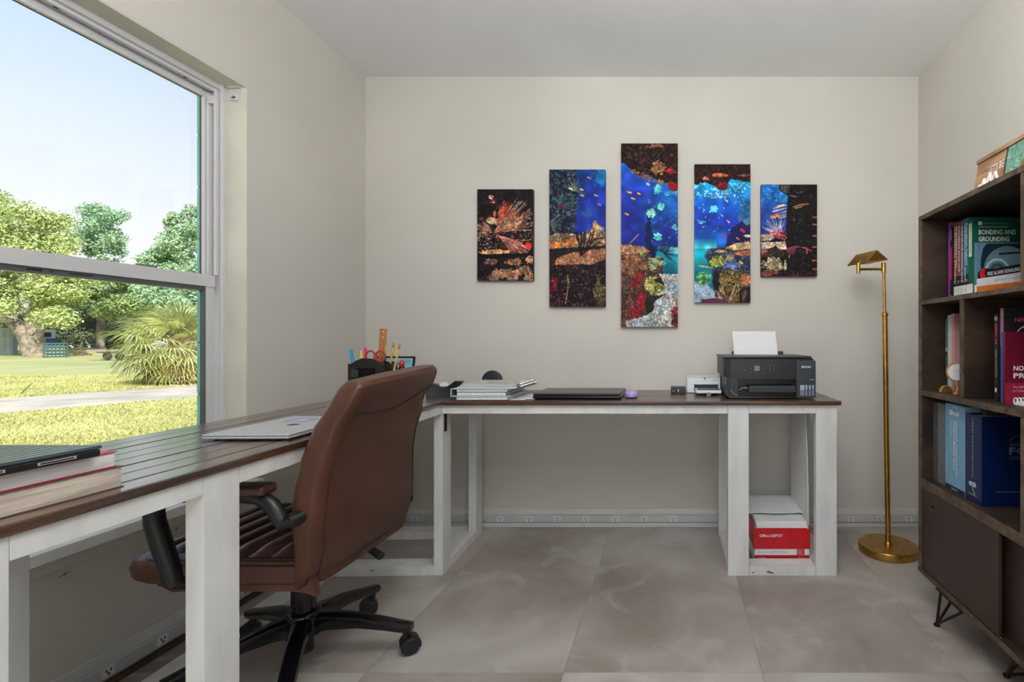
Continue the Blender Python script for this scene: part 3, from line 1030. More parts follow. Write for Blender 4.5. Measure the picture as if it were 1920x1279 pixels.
dirt.location = dp; tag(dirt, 'low mound of reddish dirt and weeds beside the wire bin', 'mound')
st = MB().tube([at(36, 741, 11.2), at(48, 730, 11.2), at(61, 718, 11.2)], [0.012, 0.01, 0.005], 6).out('stick', solid((120, 116, 78), 0.9), smooth=True)
tag(st, 'thin bare stick standing in the lawn beside the path', 'stick')

# fan palm
pp = at(338, 720, 14.0); pp.z = GZ
palm = thing('fan_palm', 'bushy fan palm with yellow green fronds beside the path', 'palm', pp)
M_frond = mat('frond', (222, 222, 148), 0.5, scale=1.2, rgb2=(160, 176, 108), island=0.3)
M_frond2 = mat('frond_dry', (206, 186, 116), 0.6, scale=1.2, rgb2=(170, 150, 86), island=0.3)


def frond_mesh(seed, m):
    r = random.Random(seed)
    V = []
    Fc = []
    N = 26
    for i in range(N):
        a = math.radians(-115 + 230 * i / (N - 1)) + r.uniform(-0.03, 0.03)
        L = (0.75 + 0.2 * math.cos(a * 0.8)) * r.uniform(0.9, 1.1)
        wv = 0.022
        dirv = Vector((math.cos(a), math.sin(a), 0))
        per = Vector((-math.sin(a), math.cos(a), 0))
        prev = None
        for k_ in range(5):
            t = k_ / 4
            c = dirv * L * t
            c.z = 0.08 * math.sin(t * 2) - 0.38 * t ** 3 - 0.05 * abs(math.sin(a)) * t
            wd = wv * (0.5 + 1.2 * t) if t < 0.5 else wv * 1.1 * (1.05 - t) * 2
            V.append(c - per * wd)
            V.append(c + per * wd + Vector((0, 0, 0.012)))
            j = len(V)
            if prev is not None:
                Fc.append((prev, prev + 1, j - 1, j - 2))
            prev = j - 2
    # stem
    me = raw_mesh('frond', [tuple(v) for v in V], Fc)
    me.materials.append(m)
    return me


FM = [frond_mesh(1, M_frond), frond_mesh(2, M_frond), frond_mesh(3, M_frond2)]
r = random.Random(5)
NF = 84
for i in range(NF):
    az = i * 2.39996 + r.uniform(-0.2, 0.2)
    t = (i + 0.5) / NF
    el = math.radians(86 - 138 * t)
    L = 0.42 + 0.44 * math.sin(t * 2.6) * r.uniform(0.8, 1.2)
    base = Vector((0, 0, 0.9 + 0.25 * (1 - t)))
    tip = base + Vector((math.cos(az) * math.cos(el), math.sin(az) * math.cos(el), math.sin(el))) * L
    tip.z = max(tip.z, 0.22)
    o = bpy.data.objects.new('frond', FM[2] if (t > 0.72 and i % 2) else FM[i % 2])
    COL.objects.link(o)
    o.parent = palm
    o.location = tip
    dv = (tip - base).normalized()
    q = dv.to_track_quat('X', 'Z')
    o.rotation_euler = q.to_euler()
    sc_ = r.uniform(0.55, 0.78)
    o.scale = (sc_, sc_, sc_)
    MB().tube([base, base.lerp(tip, 0.5) + Vector((0, 0, 0.05)), tip], [0.016, 0.012, 0.008], 5).out('stem', M_frond2, palm)
MB().tube([(0, 0, -0.05), (0.02, 0, 0.5), (0, 0.02, 1.1)], [0.16, 0.14, 0.1], 10).out('trunk', M_bark, palm, smooth=True)

# ================================================================== DESKS
TOP, BOT = 0.757, 0.738


def post(parent, x0, x1, y0, y1, z1=0.738, z0=0.0, name='leg'):
    return bx(name, M_paint, parent, x0, x1, y0, y1, z0, z1, 0.0025)


def chips(parent, pts):
    for i, (c, r0, ax) in enumerate(pts):
        m_ = MB()
        rr = random.Random(i * 7 + 3)
        poly = [(math.cos(a) * r0 * rr.uniform(0.6, 1.2), math.sin(a) * r0 * 0.35 * rr.uniform(0.5, 1.2)) for a in [j * math.pi / 5 for j in range(10)]]
        if ax == 'y':
            m_.prism(poly, lambda u, v, w_: (c[0] + u, c[1] - w_, c[2] + v), 0, 0.0008)
        else:
            m_.prism(poly, lambda u, v, w_: (c[0] + w_, c[1] + u, c[2] + v), 0, 0.0008)
        m_.out('paint_chip', M_chip, parent)


# --- desk along the window wall, very slightly turned
deskL = thing('plank_desk', 'long dark stained plank desk on white lumber frame under the window', 'desk', (-1.010, 2.68, 0), math.radians(1.6))
BW = 0.0635
for i in range(8):
    x1 = 0.008 - i * BW
    bx('board', M_desky, deskL, x1 - BW + 0.0022, x1, -2.062, -0.004, BOT, TOP - (0.0004 * (i % 3)), 0.0035 if i else 0.006)
bx('under_lath', M_shelf, deskL, -0.49, -0.04, -2.0, -1.96, BOT - 0.006, BOT)
for (a, b) in ((-0.49, 0.0), (-2.04, -1.55)):
    for (y0, y1) in ((a, a + 0.089), (b - 0.089, b)):
        post(deskL, -0.038, 0, y0, y1)
        post(deskL, -0.49, -0.452, y0, y1)
        bx('top_rail', M_paint, deskL, -0.452, -0.038, y0 + 0.02, y0 + 0.058, 0.700, 0.738, 0.0025)
        bx('bottom_rail', M_paint, deskL, -0.452, -0.038, y0, y1, 0, 0.038, 0.0025)
    bx('bottom_rail', M_paint, deskL, -0.089, -0.001, a + 0.0895, b - 0.0895, 0, 0.038, 0.0025)
    bx('side_rail', M_paint, deskL, -0.038, 0, a + 0.0895, b - 0.0895, 0.700, 0.7375, 0.0025)
    bx('side_rail', M_paint, deskL, -0.49, -0.452, a + 0.0895, b - 0.0895, 0.700, 0.7375, 0.0025)
bx('side_rail', M_paint, deskL, -0.038, 0, -1.5495, -0.4905, 0.700, 0.7375, 0.0025)
bx('side_rail', M_paint, deskL, -0.49, -0.452, -1.5495, -0.4905, 0.700, 0.7375, 0.0025)
bx('bottom_rail', M_paint, deskL, -0.5555, -0.467, -1.93, -0.1, 0, 0.037, 0.0025)
chips(deskL, [((-0.30, -0.4905, 0.026), 0.008, 'y'), ((-0.02, -2.0, 0.3), 0.004, 'x')])
bk = MB()
bk.box(0.0, 0.005, -0.475, -0.455, 0.62, 0.70, 0.001)
bk.out('bracket', M_iron, deskL, smooth=True)

# --- desk along the back wall
deskB = thing('plank_desk', 'dark stained plank desk along the back wall holding the printer', 'desk', (0, 0, 0))
for i in range(8):
    y0 = 2.17 + i * 0.0613
    bx('board', M_deskx, deskB, -0.998, 0.722, y0, y0 + 0.0613 - 0.002, BOT, TOP - 0.0004 * (i % 3), 0.0035)
FY0, FY1 = 2.187, 2.66
for x0 in (0.237, 0.617):
    post(deskB, x0, x0 + 0.0905, FY0, FY0 + 0.038)
    post(deskB, x0, x0 + 0.0905, FY1 - 0.038, FY1)
    bx('side_rail', M_paint, deskB, x0 + 0.02, x0 + 0.058, FY0 + 0.038, FY1 - 0.038, 0.700, 0.7375, 0.0025)
    bx('bottom_rail', M_paint, deskB, x0 + 0.001, x0 + 0.089, FY0 + 0.0895, FY1 - 0.0895, 0, 0.0375, 0.0025)
bx('bottom_rail', M_paint, deskB, 0.328, 0.6165, FY0 + 0.001, FY0 + 0.089, 0, 0.038, 0.0025)
bx('bottom_rail', M_paint, deskB, 0.328, 0.6165, FY1 - 0.089, FY1 - 0.001, 0, 0.038, 0.0025)
for y0 in (FY0, FY1 - 0.038):
    bx('front_rail' if y0 == FY0 else 'back_rail', M_paint, deskB, -1.004, 0.2365, y0, y0 + 0.038, 0.700, 0.7375, 0.0025)
    bx('front_rail' if y0 == FY0 else 'back_rail', M_paint, deskB, 0.328, 0.6165, y0, y0 + 0.038, 0.701, 0.7375, 0.0025)
chips(deskB, [((0.425, FY0 + 0.001, 0.013), 0.012, 'y'), ((0.412, FY0 + 0.001, 0.018), 0.011, 'y'), ((0.345, FY0 + 0.001, 0.014), 0.007, 'y')])
for (x, z) in ((0.253, 0.022), (0.27, 0.018), (0.305, 0.017), (0.643, 0.016), (0.69, 0.02), (0.31, 0.727)):
    MB().lathe([(0.0035, 0), (0.003, 0.0012), (0.001, 0.0018)], 10, (x, FY0, z), 'y').out('screw', M_paint, deskB)
for o in [c for c in deskB.children if c.name.startswith('screw')]:
    o.location.y = -0.0012
# white curved sheet standing inside the right pedestal
q = MB()
poly = [(2.285, 0.165), (2.30, 0.155)] + [(2.32 + 0.0 * j, 0.155) for j in range(1)] + [(2.45, 0.17), (2.61, 0.215), (2.615, 0.70), (2.34, 0.70), (2.30, 0.52), (2.284, 0.35), (2.276, 0.2)]
q.prism(poly, lambda u, v, w_: (0.606 + w_ + 0.006 * math.sin((u - 2.27) * 7), u, v), 0, 0.003)
o = q.out('paper_sheet', M_paper)
tag(o, 'large white curved sheet of card leaning inside the right desk pedestal', 'card')

# ================================================================== OFFICE CHAIR
CX, CY = -1.16, 1.591
chair = thing('office_chair', 'brown leather swivel office chair with black base facing the window', 'chair', (CX, CY, 0))
# five-star base
for i in range(5):
    a = math.radians(10 + 72 * i)
    ca, sa = math.cos(a), math.sin(a)
    rings = []
    for (r_, zt_, zb_, hw) in ((0.02, 0.165, 0.105, 0.030), (0.08, 0.160, 0.112, 0.027), (0.16, 0.145, 0.108, 0.024), (0.24, 0.122, 0.092, 0.0225), (0.285, 0.108, 0.08, 0.0215), (0.318, 0.10, 0.076, 0.018)):
        c = []
        for (u, v) in ((-1, 0.0), (-0.85, 0.75), (-0.4, 1), (0.4, 1), (0.85, 0.75), (1, 0.0), (0.8, -1), (-0.8, -1)):
            z = (zt_ + zb_) / 2 + v * (zt_ - zb_) / 2
            c.append((ca * r_ - sa * hw * u, sa * r_ + ca * hw * u, z))
        rings.append(c)
    arm = MB().loft(rings).out('base_leg', M_gloss, chair, smooth=True)
    cx_, cy_ = ca * 0.298, sa * 0.298
    ta = a + [0.5, 2.3, 0.6, -0.4, 1.2][i]
    tx, ty = math.cos(ta), math.sin(ta)
    cb = MB()
    Mt = Matrix.Translation((cx_ + tx * 0.012, cy_ + ty * 0.012, 0.0285)) @ Matrix.Rotation(ta, 4, 'Z')
    for s in (-1, 1):
        t = MB().lathe([(0.022, s * 0.006), (0.027, s * 0.007), (0.0285, s * 0.012), (0.0285, s * 0.018), (0.024, s * 0.023)], 20, (0, 0, 0), 'y')
        cb.merge(t.bm, Mt)
    t = MB()
    arc = [(0.031 * math.cos(b_), 0.031 * math.sin(b_)) for b_ in [math.radians(-20 + 20 * j) for j in range(10)]]
    t.prism(arc + [(-0.012, 0.0)], lambda u, v, w_: (u, w_, v), -0.021, 0.021)
    cb.merge(t.bm, Mt)
    cb.tube([(cx_, cy_, 0.045), (cx_, cy_, 0.09)], 0.0095, 10)
    cb.out('caster', M_black, arm, smooth=True)
MB().lathe([(0.03, 0.09), (0.05, 0.10), (0.052, 0.155), (0.046, 0.17), (0.036, 0.176)], 28).out('hub', M_gloss, chair, smooth=True)
MB().lathe([(0.027, 0.045), (0.027, 0.10), (0.034, 0.10), (0.033, 0.30), (0.028, 0.302), (0.028, 0.345)], 28).out('gas_column', M_gloss, chair, smooth=True)
MB().tube([(-0.06, -0.03, 0.365), (0.10, 0.05, 0.36), (0.2, 0.02, 0.352), (0.238, 0.0, 0.35)], [0.007, 0.007, 0.007, 0.007], 10).tube(
    [(0.205, 0.01, 0.358), (0.25, -0.012, 0.345)], [0.011, 0.0125], 14).out('tilt_lever', M_black, chair, smooth=True)
MB().box(-0.14, 0.12, -0.09, 0.07, 0.342, 0.372, 0.006).out('mechanism', M_black, chair, smooth=True)
MB().lathe([(0.022, 0.315), (0.03, 0.318), (0.032, 0.345), (0.02, 0.36)], 20, (-0.11, -0.13, 0)).out('tension_knob', M_black, chair, smooth=True)
# seat
SY0, SY1 = -0.272, 0.205        # side edges (chair space)
SX0, SX1 = -0.315, 0.225        # front, rear
sm = MB()
rings = []
NX, = (40,)


def seat_ring(x, inset, zt_, zb_):
    """rounded section across the seat"""
    y0, y1 = SY0 + inset, SY1 - inset
    pts = []
    for (u, v) in ((0.0, 0.55), (0.02, 0.85), (0.07, 0.98), (0.2, 1.0), (0.35, 0.98), (0.5, 0.965), (0.65, 0.98), (0.8, 1.0), (0.93, 0.98), (0.98, 0.85), (1.0, 0.55),
                   (0.99, 0.2), (0.95, 0.0), (0.7, -0.02), (0.3, -0.02), (0.05, 0.0), (0.01, 0.2)):
        pts.append((x, y0 + (y1 - y0) * u, zb_ + (zt_ - zb_) * v))
    return pts


for i in range(NX + 1):
    t = i / NX
    x = SX0 + (SX1 - SX0) * t
    fr = max(0.0, 1 - t / 0.16)
    inset = 0.065 * fr ** 2.2 + 0.02 * max(0, (t - 0.85) / 0.15) ** 2
    zt_ = 0.452 - 0.052 * fr ** 2.4 - 0.004 * t
    zb_ = 0.372 + 0.038 * fr ** 1.6
    rings.append(seat_ring(x, inset, zt_, zb_))
MBs = MB().loft(rings)
seat = MBs.out('seat', M_leather, chair, smooth=True)
# ribbed top pad of the seat: channels run side to side
NU, NV = 96, 26
V = []
for i in range(NU + 1):
    t = i / NU
    x = SX0 + 0.05 + (SX1 - SX0 - 0.06) * t
    ch = abs(math.sin(t * math.pi * 8.0)) ** 0.55
    fr = max(0.0, 1 - t / 0.1)
    ins = 0.022 + 0.05 * fr ** 2
    for j in range(NV + 1):
        u = j / NV
        y = SY0 + ins + (SY1 - SY0 - 2 * ins) * u
        edge = min(1.0, min(u, 1 - u) / 0.12)
        edge = math.sin(edge * math.pi / 2)
        z = 0.444 - 0.02 * fr ** 2 + (0.002 + 0.017 * ch) * edge + 0.002 * edge
        V.append((x, y, z))
Fq = [(i * (NV + 1) + j, (i + 1) * (NV + 1) + j, (i + 1) * (NV + 1) + j + 1, i * (NV + 1) + j + 1) for i in range(NU) for j in range(NV)]
pad = link('ribbed_pad', raw_mesh('ribbed_pad', V, Fq), M_leather2, seat, smooth=True)
pad['label'] = 'plum brown channel stitched seat top'
MB().tube([(SX0 + 0.05, SY0 + 0.03, 0.436), (SX0 + 0.1, SY0 + 0.012, 0.441), (0.0, SY0 + 0.008, 0.443), (SX1 - 0.02, SY0 + 0.012, 0.443)], 0.003, 8).out('piping', M_seam, seat, smooth=True)
# side skirt hanging at the rear
sk = MB()
sk.prism([(-0.18, 0.43), (0.19, 0.43), (0.222, 0.40), (0.232, 0.352), (0.205, 0.362), (0.17, 0.366), (-0.10, 0.366), (-0.14, 0.364), (-0.18, 0.385)],
         lambda u, v, w_: (u, SY0 - 0.004 + w_, v), 0, 0.02)
sk.out('side_skirt', M_leather, seat, smooth=False)
MB().tube([(-0.175, SY0 - 0.005, 0.382), (0.21, SY0 - 0.005, 0.386)], 0.0012, 6).out('seam', M_seam, seat)

# backrest: profile (z, rear x, front x, y near, y far, dip) in world then shifted
prof = [(0.372, -0.965, -0.985, 1.312, 1.775), (0.385, -0.948, -0.985, 1.302, 1.785), (0.42, -0.926, -0.975, 1.290, 1.790), (0.48, -0.908, -0.970, 1.280, 1.790),
        (0.54, -0.900, -0.970, 1.272, 1.778), (0.60, -0.892, -0.970, 1.270, 1.765), (0.66, -0.883, -0.962, 1.270, 1.748),
        (0.72, -0.868, -0.948, 1.272, 1.735), (0.78, -0.846, -0.926, 1.277, 1.730), (0.82, -0.836, -0.914, 1.282, 1.720),
        (0.86, -0.812, -0.890, 1.287, 1.735), (0.89, -0.800, -0.876, 1.291, 1.735), (0.91, -0.795, -0.865, 1.297, 1.730), (0.923, -0.805, -0.852, 1.308, 1.720)]
rings = []


def back_sec(z, xr, xf, y0, y1, zt=0.0):
    n = 28
    c = []
    xm, hx = (xr + xf) / 2, (xr - xf) / 2
    ym, hy = (y0 + y1) / 2, (y1 - y0) / 2
    for k_ in range(n):
        a = 2 * math.pi * k_ / n
        cu, su = math.cos(a), math.sin(a)
        u = math.copysign(abs(cu) ** 0.45, cu)
        v = math.copysign(abs(su) ** 0.22, su)
        # padded front bulges towards the sitter, rear slightly convex
        bul = (1 - v * v) * (-0.012 if u < 0 else 0.010)
        c.append((xm + hx * u + bul - CX, ym + hy * v - CY, z + zt * (1 - abs(v)) + (0.012 * v if z > 0.8 else 0.0)))
    return c


# resample profile smoothly
zs = [p[0] for p in prof]
P = np.array(prof)


def prof_at(z):
    return [z] + [float(np.interp(z, P[:, 0], P[:, j])) for j in range(1, 5)]


zz = list(np.linspace(0.372, 0.42, 6)) + list(np.linspace(0.44, 0.88, 23)) + list(np.linspace(0.888, 0.923, 7))
for z in zz:
    rings.append(back_sec(*prof_at(z)))
back = MB().loft(rings).out('backrest', M_leather, chair, smooth=True)


def rear_pt(z, v, off=0.0006):
    p = prof_at(z)
    ym, hy = (p[3] + p[4]) / 2, (p[4] - p[3]) / 2
    xm, hx = (p[1] + p[2]) / 2, (p[1] - p[2]) / 2
    su = v
    a = math.asin(min(1, abs(v) ** (1 / 0.22)))
    u = abs(math.cos(a)) ** 0.45
    return (xm + hx * u + 0.010 * (1 - v * v) - CX + off, ym + hy * v - CY, z + (0.012 * v if z > 0.8 else 0))


for v in (-0.86, 0.90):
    MB().tube([rear_pt(z, v * (1 - 0.05 * abs(z - 0.6))) for z in np.linspace(0.40, 0.905, 26)], 0.0016, 6).out('seam', M_seam, back)
MB().tube([rear_pt(0.838 - 0.022 * math.sin((v + 0.86) / 1.76 * math.pi) + 0.028 * max(0, v), v) for v in np.linspace(-0.85, 0.89, 24)], 0.0015, 6).out('seam', M_seam, back)
MB().tube([rear_pt(0.388 + 0.004 * v, v, 0.0) for v in np.linspace(-0.84, 0.86, 20)], 0.003, 6).out('zipper_line', M_seam, back)
# arm rests
for s, yb in ((0, 1.252), (1, 1.80)):
    y = yb - CY
    am = MB()
    side = -1 if s == 0 else 1
    pts = [(-0.928, yb + (0.035 if s == 0 else -0.03), 0.578), (-0.942, yb, 0.572), (-0.962, yb, 0.566), (-0.975, yb, 0.585), (-0.992, yb, 0.612), (-1.02, yb, 0.630), (-1.08, yb, 0.637), (-1.16, yb, 0.637),
           (-1.23, yb, 0.634), (-1.268, yb, 0.622), (-1.283, yb, 0.598), (-1.281, yb, 0.57), (-1.262, yb, 0.51), (-1.243, yb, 0.455), (-1.232, yb, 0.42), (-1.222, yb + (0.05 if s == 0 else -0.05), 0.392)]
    if s == 1:
        pts[0] = (-0.945, yb - 0.02, 0.45)
        pts[1] = (-0.940, yb - 0.005, 0.455)
        pts[2] = (-0.945, yb, 0.50)
    rad = [0.014, 0.018, 0.019, 0.018, 0.018, 0.018, 0.018, 0.018, 0.018, 0.019, 0.021, 0.022, 0.022, 0.021, 0.019, 0.015]
    am.tube([(p[0] - CX, p[1] - CY, p[2]) for p in pts], rad, 12)
    arm = am.out('armrest', M_black, chair, smooth=True)
    MB().box(-1.255 - CX, -0.995 - CX, y - 0.026, y + 0.026, 0.638, 0.664, 0.011, 3).out('arm_pad', M_leather2, arm, smooth=True)
    MB().lathe([(0.011, 0), (0.011, 0.01), (0.008, 0.014)], 12, (-1.243 - CX, y + side * 0.016, 0.435), 'y').out('bolt', M_black, arm, smooth=True)

# ================================================================== FLOOR LAMP
lamp = thing('floor_lamp', 'slim brass floor lamp with small tent shade beside the bookshelf', 'lamp', (1.036, 2.44, 0))
MB().lathe([(0.130, 0.0), (0.135, 0.004), (0.135, 0.032), (0.132, 0.036), (0.02, 0.037), (0.018, 0.046), (0.014, 0.05)], 56).out('base', M_brass, lamp, smooth=True)
MB().tube([(0, 0, 0.03), (-0.009, 0, 0.6), (-0.016, 0, 1.14)], 0.0125, 20).out('pole', M_brass, lamp, smooth=True)
MB().lathe([(0.0125, 0), (0.0155, 0.002), (0.0155, 0.014), (0.012, 0.018), (0.008, 0.02)], 20, (-0.016, 0, 1.132)).out('collar', M_brass, lamp, smooth=True)
MB().tube([(-0.016, 0, 1.13), (-0.022, 0, 1.385)], 0.0068, 14).out('upper_rod', M_brass, lamp, smooth=True)
MB().tube([(-0.022, 0, 1.342), (-0.022, 0, 1.39)], 0.0105, 18).out('joint', M_brass, lamp, smooth=True)
MB().tube([(-0.022, 0, 1.360), (-0.148, -0.012, 1.357)], 0.006, 12).out('arm', M_brass, lamp, smooth=True)
MB().tube([(-0.148, -0.012, 1.337), (-0.148, -0.012, 1.387)], 0.0095, 18).out('joint', M_brass, lamp, smooth=True)
# tent shade: ridge runs away from the viewer to the left
sh = MB()
ap = Vector((-0.078, -0.06, 1.442))
L1 = Vector((-0.121, -0.06, 1.388))
R1 = Vector((-0.020, -0.045, 1.400))
dv = Vector((-0.052, 0.13, -0.002))
th = Vector((0, 0, -0.003))
for (A, B) in ((ap, L1), (ap, R1)):
    a, b, c, d = A, B, B + dv, A + dv
    vs = [sh.bm.verts.new(p) for p in (a, b, c, d, a + th, b + th, c + th, d + th)]
    for f in ((0, 1, 2, 3), (7, 6, 5, 4), (0, 4, 5, 1), (1, 5, 6, 2), (2, 6, 7, 3), (3, 7, 4, 0)):
        sh.bm.faces.new([vs[i] for i in f])
for o_ in (Vector((0, 0, 0)), dv):
    vs = [sh.bm.verts.new(p + o_) for p in (ap, L1, R1)] + [sh.bm.verts.new(p + o_ + dv * 0.01) for p in (ap, L1, R1)]
    sh.bm.faces.new(vs[:3]); sh.bm.faces.new(vs[3:][::-1])
sh.out('lamp_shade', M_brass, lamp)
MB().tube([(-0.148, -0.012, 1.385), (-0.13, 0.0, 1.40), (-0.11, 0.0, 1.408)], 0.005, 10).out('shade_stem', M_brass, lamp, smooth=True)

# ================================================================== BOOKSHELF
SF, SB = 0.934, 1.33
SYF, SYN = 1.929, 0.78
shelf = thing('bookshelf', 'dark brown wooden bookshelf with hairpin legs against the right wall', 'bookshelf', (SF, SYF, 0))
T = 0.019


def sb(name, m, x0, x1, y0, y1, z0, z1, bev=0.0015):
    o = bx(name, m, shelf, x0 - SF, x1 - SF, y0 - SYF, y1 - SYF, z0, z1, bev)
    return o


def board(x0, x1, y0, y1, z0, z1, name):
    o = sb(name, M_shelf, x0 + 0.004, x1, y0, y1, z0, z1)
    bx('front_edge', M_edge, o, x0 - SF, x0 + 0.0045 - SF, y0 - SYF, y1 - SYF, z0, z1, 0.001)
    return o


board(SF, SB, SYN, SYF, 1.470, 1.487, 'top_board')
board(SF, SB, SYF - T, SYF, 0.1605, 1.4695, 'side_panel')
board(SF, SB, SYN, SYN + T, 0.1605, 1.4695, 'side_panel')
sb('back_panel', M_shelf, SB - 0.012, SB - 0.0005, SYN + T + 0.0005, SYF - T - 0.0005, 0.161, 1.469, 0)
board(SF + 0.001, SB - 0.0125, SYN + T + 0.0005, SYF - T - 0.0005, 1.151, 1.167, 'shelf_board')
board(SF + 0.001, SB - 0.0125, SYN + T + 0.0005, SYF - T - 0.0005, 0.811, 0.830, 'shelf_board')
board(SF + 0.001, SB - 0.0125, SYN + T + 0.0005, SYF - T - 0.0005, 0.466, 0.497, 'shelf_board')
board(SF - 0.002, SB, SYN, SYF, 0.143, 0.160, 'bottom_board')
board(SF + 0.002, SB - 0.0125, 1.350, 1.366, 1.168, 1.469, 'divider')
board(SF + 0.002, SB - 0.0125, 1.637, 1.656, 0.831, 1.1505, 'divider')
board(SF + 0.002, SB - 0.0125, 1.350, 1.366, 0.498, 0.8105, 'divider')
d1 = sb('sliding_door', M_door, SF + 0.004, SF + 0.014, 1.459, SYF - T - 0.001, 0.1615, 0.4655, 0.001)
d2 = sb('sliding_door', M_door, SF + 0.030, SF + 0.040, SYN + T + 0.001, 1.50, 0.1615, 0.4655, 0.001)
MB().lathe([(0.0085, 0.0), (0.011, -0.0008), (0.0125, 0.0), (0.0125, 0.001), (0.0085, 0.0008)], 24, (0.004, 1.83 - SYF, 0.413), 'x').out('finger_ring', M_shelf, d1, smooth=True)
MB().lathe([(0.0088, -0.0006), (0.0088, 0.001)], 24, (0.004, 1.83 - SYF, 0.413), 'x').out('finger_hole', M_gloss, d1)
MB().prism([(0.0075 * math.cos(a), 0.006 * math.sin(a) - 0.002) for a in [math.radians(200 + 20 * j) for j in range(9)]],
           lambda u, v, w_: (0.0034 - w_, 1.83 - SYF + u, 0.411 + v), 0, 0.0004).out('hole_plate', M_chrome, d1)
bx('door_stop', M_chrome, shelf, 0.004, 0.012, 1.448 - SYF, 1.456 - SYF, 0.1605, 0.168, 0.001)
# hairpin legs (foot, tops)
for foot, tops in (((0.940, 1.806), ((0.945, 1.786), (0.945, 1.712), (0.950, 1.640))),
                   ((1.010, 1.533), ((0.945, 1.402), (0.975, 1.40), (1.02, 1.33))),
                   ((1.29, 1.85), ((1.29, 1.80), (1.25, 1.84), (1.29, 1.68))),
                   ((0.955, 0.90), ((0.95, 0.93), (0.95, 1.0), (0.955, 1.07))),
                   ((1.29, 0.88), ((1.29, 0.92), (1.25, 0.89), (1.29, 1.04)))):
    m_ = MB()
    fx, fy = foot
    for tx_, ty_ in tops:
        m_.tube([(fx - SF, fy - SYF, 0.006), (tx_ - SF, ty_ - SYF, 0.1435)], 0.0048, 8)
    m_.lathe([(0.010, 0.0), (0.011, 0.002), (0.011, 0.006), (0.006, 0.009)], 14, (fx - SF, fy - SYF, 0))
    mx = sum(t[0] for t in tops) / 3 - SF
    my = sum(t[1] for t in tops) / 3 - SYF
    m_.box(mx - 0.02, mx + 0.02, min(t[1] for t in tops) - SYF - 0.006, max(t[1] for t in tops) - SYF + 0.006, 0.1405, 0.143)
    m_.out('hairpin_leg', M_iron, shelf, smooth=True)

WHT = solid((232, 232, 230), 0.6)
DK = solid((26, 26, 28), 0.5)


def book(name, label, y1, thick, h, depth, z0, x0, cover, group=None, cat='book', soft=True, pages=(226, 222, 212)):
    """spine looks to -X; y1 is the far face; returns thing. local origin at spine/near/bottom corner"""
    t = thing(name, label, cat, (x0, y1 - thick, z0), 0, group)
    c = 0.0012 if soft else 0.0028
    cm = MB()
    cm.box(0, depth, 0, c, 0, h)
    cm.box(0, depth, thick - c, thick, 0, h)
    cm.box(0, c, c, thick - c, 0, h)
    cm.out('cover', cover, t)
    bx('pages', solid(pages, 0.85, scale=90), t, c + 0.0003, depth - 0.003, c + 0.0003, thick - c - 0.0003, 0.002, h - (0.002 if soft else 0.006))
    return t


Z1, Z2, Z3 = 1.167, 0.8302, 0.4972
# --- top shelf
g1 = 'books on the upper shelf'
XS = 1.03
b = book('book', 'slim purple spined book leftmost on the upper shelf', 1.896, 0.012, 0.290, 0.215, Z1, XS, solid((150, 60, 170), 0.35), g1)
b = book('book', 'thin black book with a red lower spine beside the purple book', 1.8825, 0.011, 0.270, 0.21, Z1, XS, DK, g1)
bx('red_spine_band', solid((200, 30, 44), 0.5), b, -0.0006, 0.0001, 0.0008, 0.0092, 0.075, 0.195)
bx('white_label', WHT, b, -0.0007, 0.0001, 0.001, 0.0075, 0.004, 0.016)
text('NICET', WHT, b, spine_down(-0.0008, 0.0085, 0.262), 0.042, 0.006)
b = book('book', 'plain black spined book between the red one and the brown one', 1.870, 0.010, 0.255, 0.21, Z1, XS, solid((16, 20, 20), 0.5), g1)
sp = [('brown book with two lines of white spine title on the upper shelf', (124, 64, 54), 0.022, 0.281, ['ELECTRICAL SYSTEMS', 'PHOTOVOLTAIC'], 0.20),
      ('reddish brown book with a white spine title, right of the wider brown one', (140, 66, 60), 0.021, 0.279, ['ELECTRICAL EXAM PREP'], 0.165),
      ('mauve grey book with a small white spine title on the upper shelf', (112, 88, 108), 0.017, 0.277, ['GUIDE TO THE NATIONAL CODE'], 0.20),
      ('teal blue book with a white spine title on the upper shelf', (30, 108, 136), 0.033, 0.280, ['UNDERSTANDING BASIC', 'ELECTRICAL THEORY'], 0.20)]
y = 1.8585
for i, (lb, c, th_, h, lines, tl) in enumerate(sp):
    b = book('book', lb, y, th_ - 0.0008, h, 0.212, Z1, XS, solid(c, 0.4), g1)
    y -= th_
    bx('white_spine_base', WHT, b, -0.0006, 0.0001, 0.0006, th_ - 0.0014, 0.0, 0.046)
    for j, ln in enumerate(lines):
        hh_ = 0.0068
        yy = th_ * (0.42 + 0.16 * len(lines)) - j * 0.0095 - 0.001
        text(ln, WHT, b, spine_down(-0.0007, yy, h - 0.018), tl * (1.0 if j == 0 else 0.75), hh_, bold=0.02)
    bx('spine_figure', DK, b, -0.0006, 0.0001, 0.0006, th_ - 0.0014, 0.046, 0.082)
    text(['NEC', '2017', '2014', '2020'][i], solid((200, 190, 180), 0.5), b, spine_flat(-0.0008, th_ - 0.003, 0.056), th_ - 0.008, 0.010)
    text(['HOLT', 'MIKE', 'HOLT', 'MIKE'][i], DK, b, spine_down(-0.0008, th_ * 0.62, 0.040), 0.03, 0.006)
b = book('book', 'tall green book with a white title about bonding on its cover', y, 0.026, 0.268, 0.218, Z1, XS - 0.001, solid((24, 92, 70), 0.35), g1)
gy = y - 0.026
bx('spine_panel', solid((196, 220, 196), 0.5), b, -0.0006, 0.0001, 0.006, 0.022, 0.14, 0.255)
text('BONDING AND GROUNDING', solid((30, 90, 70), 0.5), b, spine_down(-0.0008, 0.017, 0.25), 0.10, 0.007)
bx('spine_base', WHT, b, -0.0006, 0.0001, 0.0006, 0.0254, 0.0, 0.046)
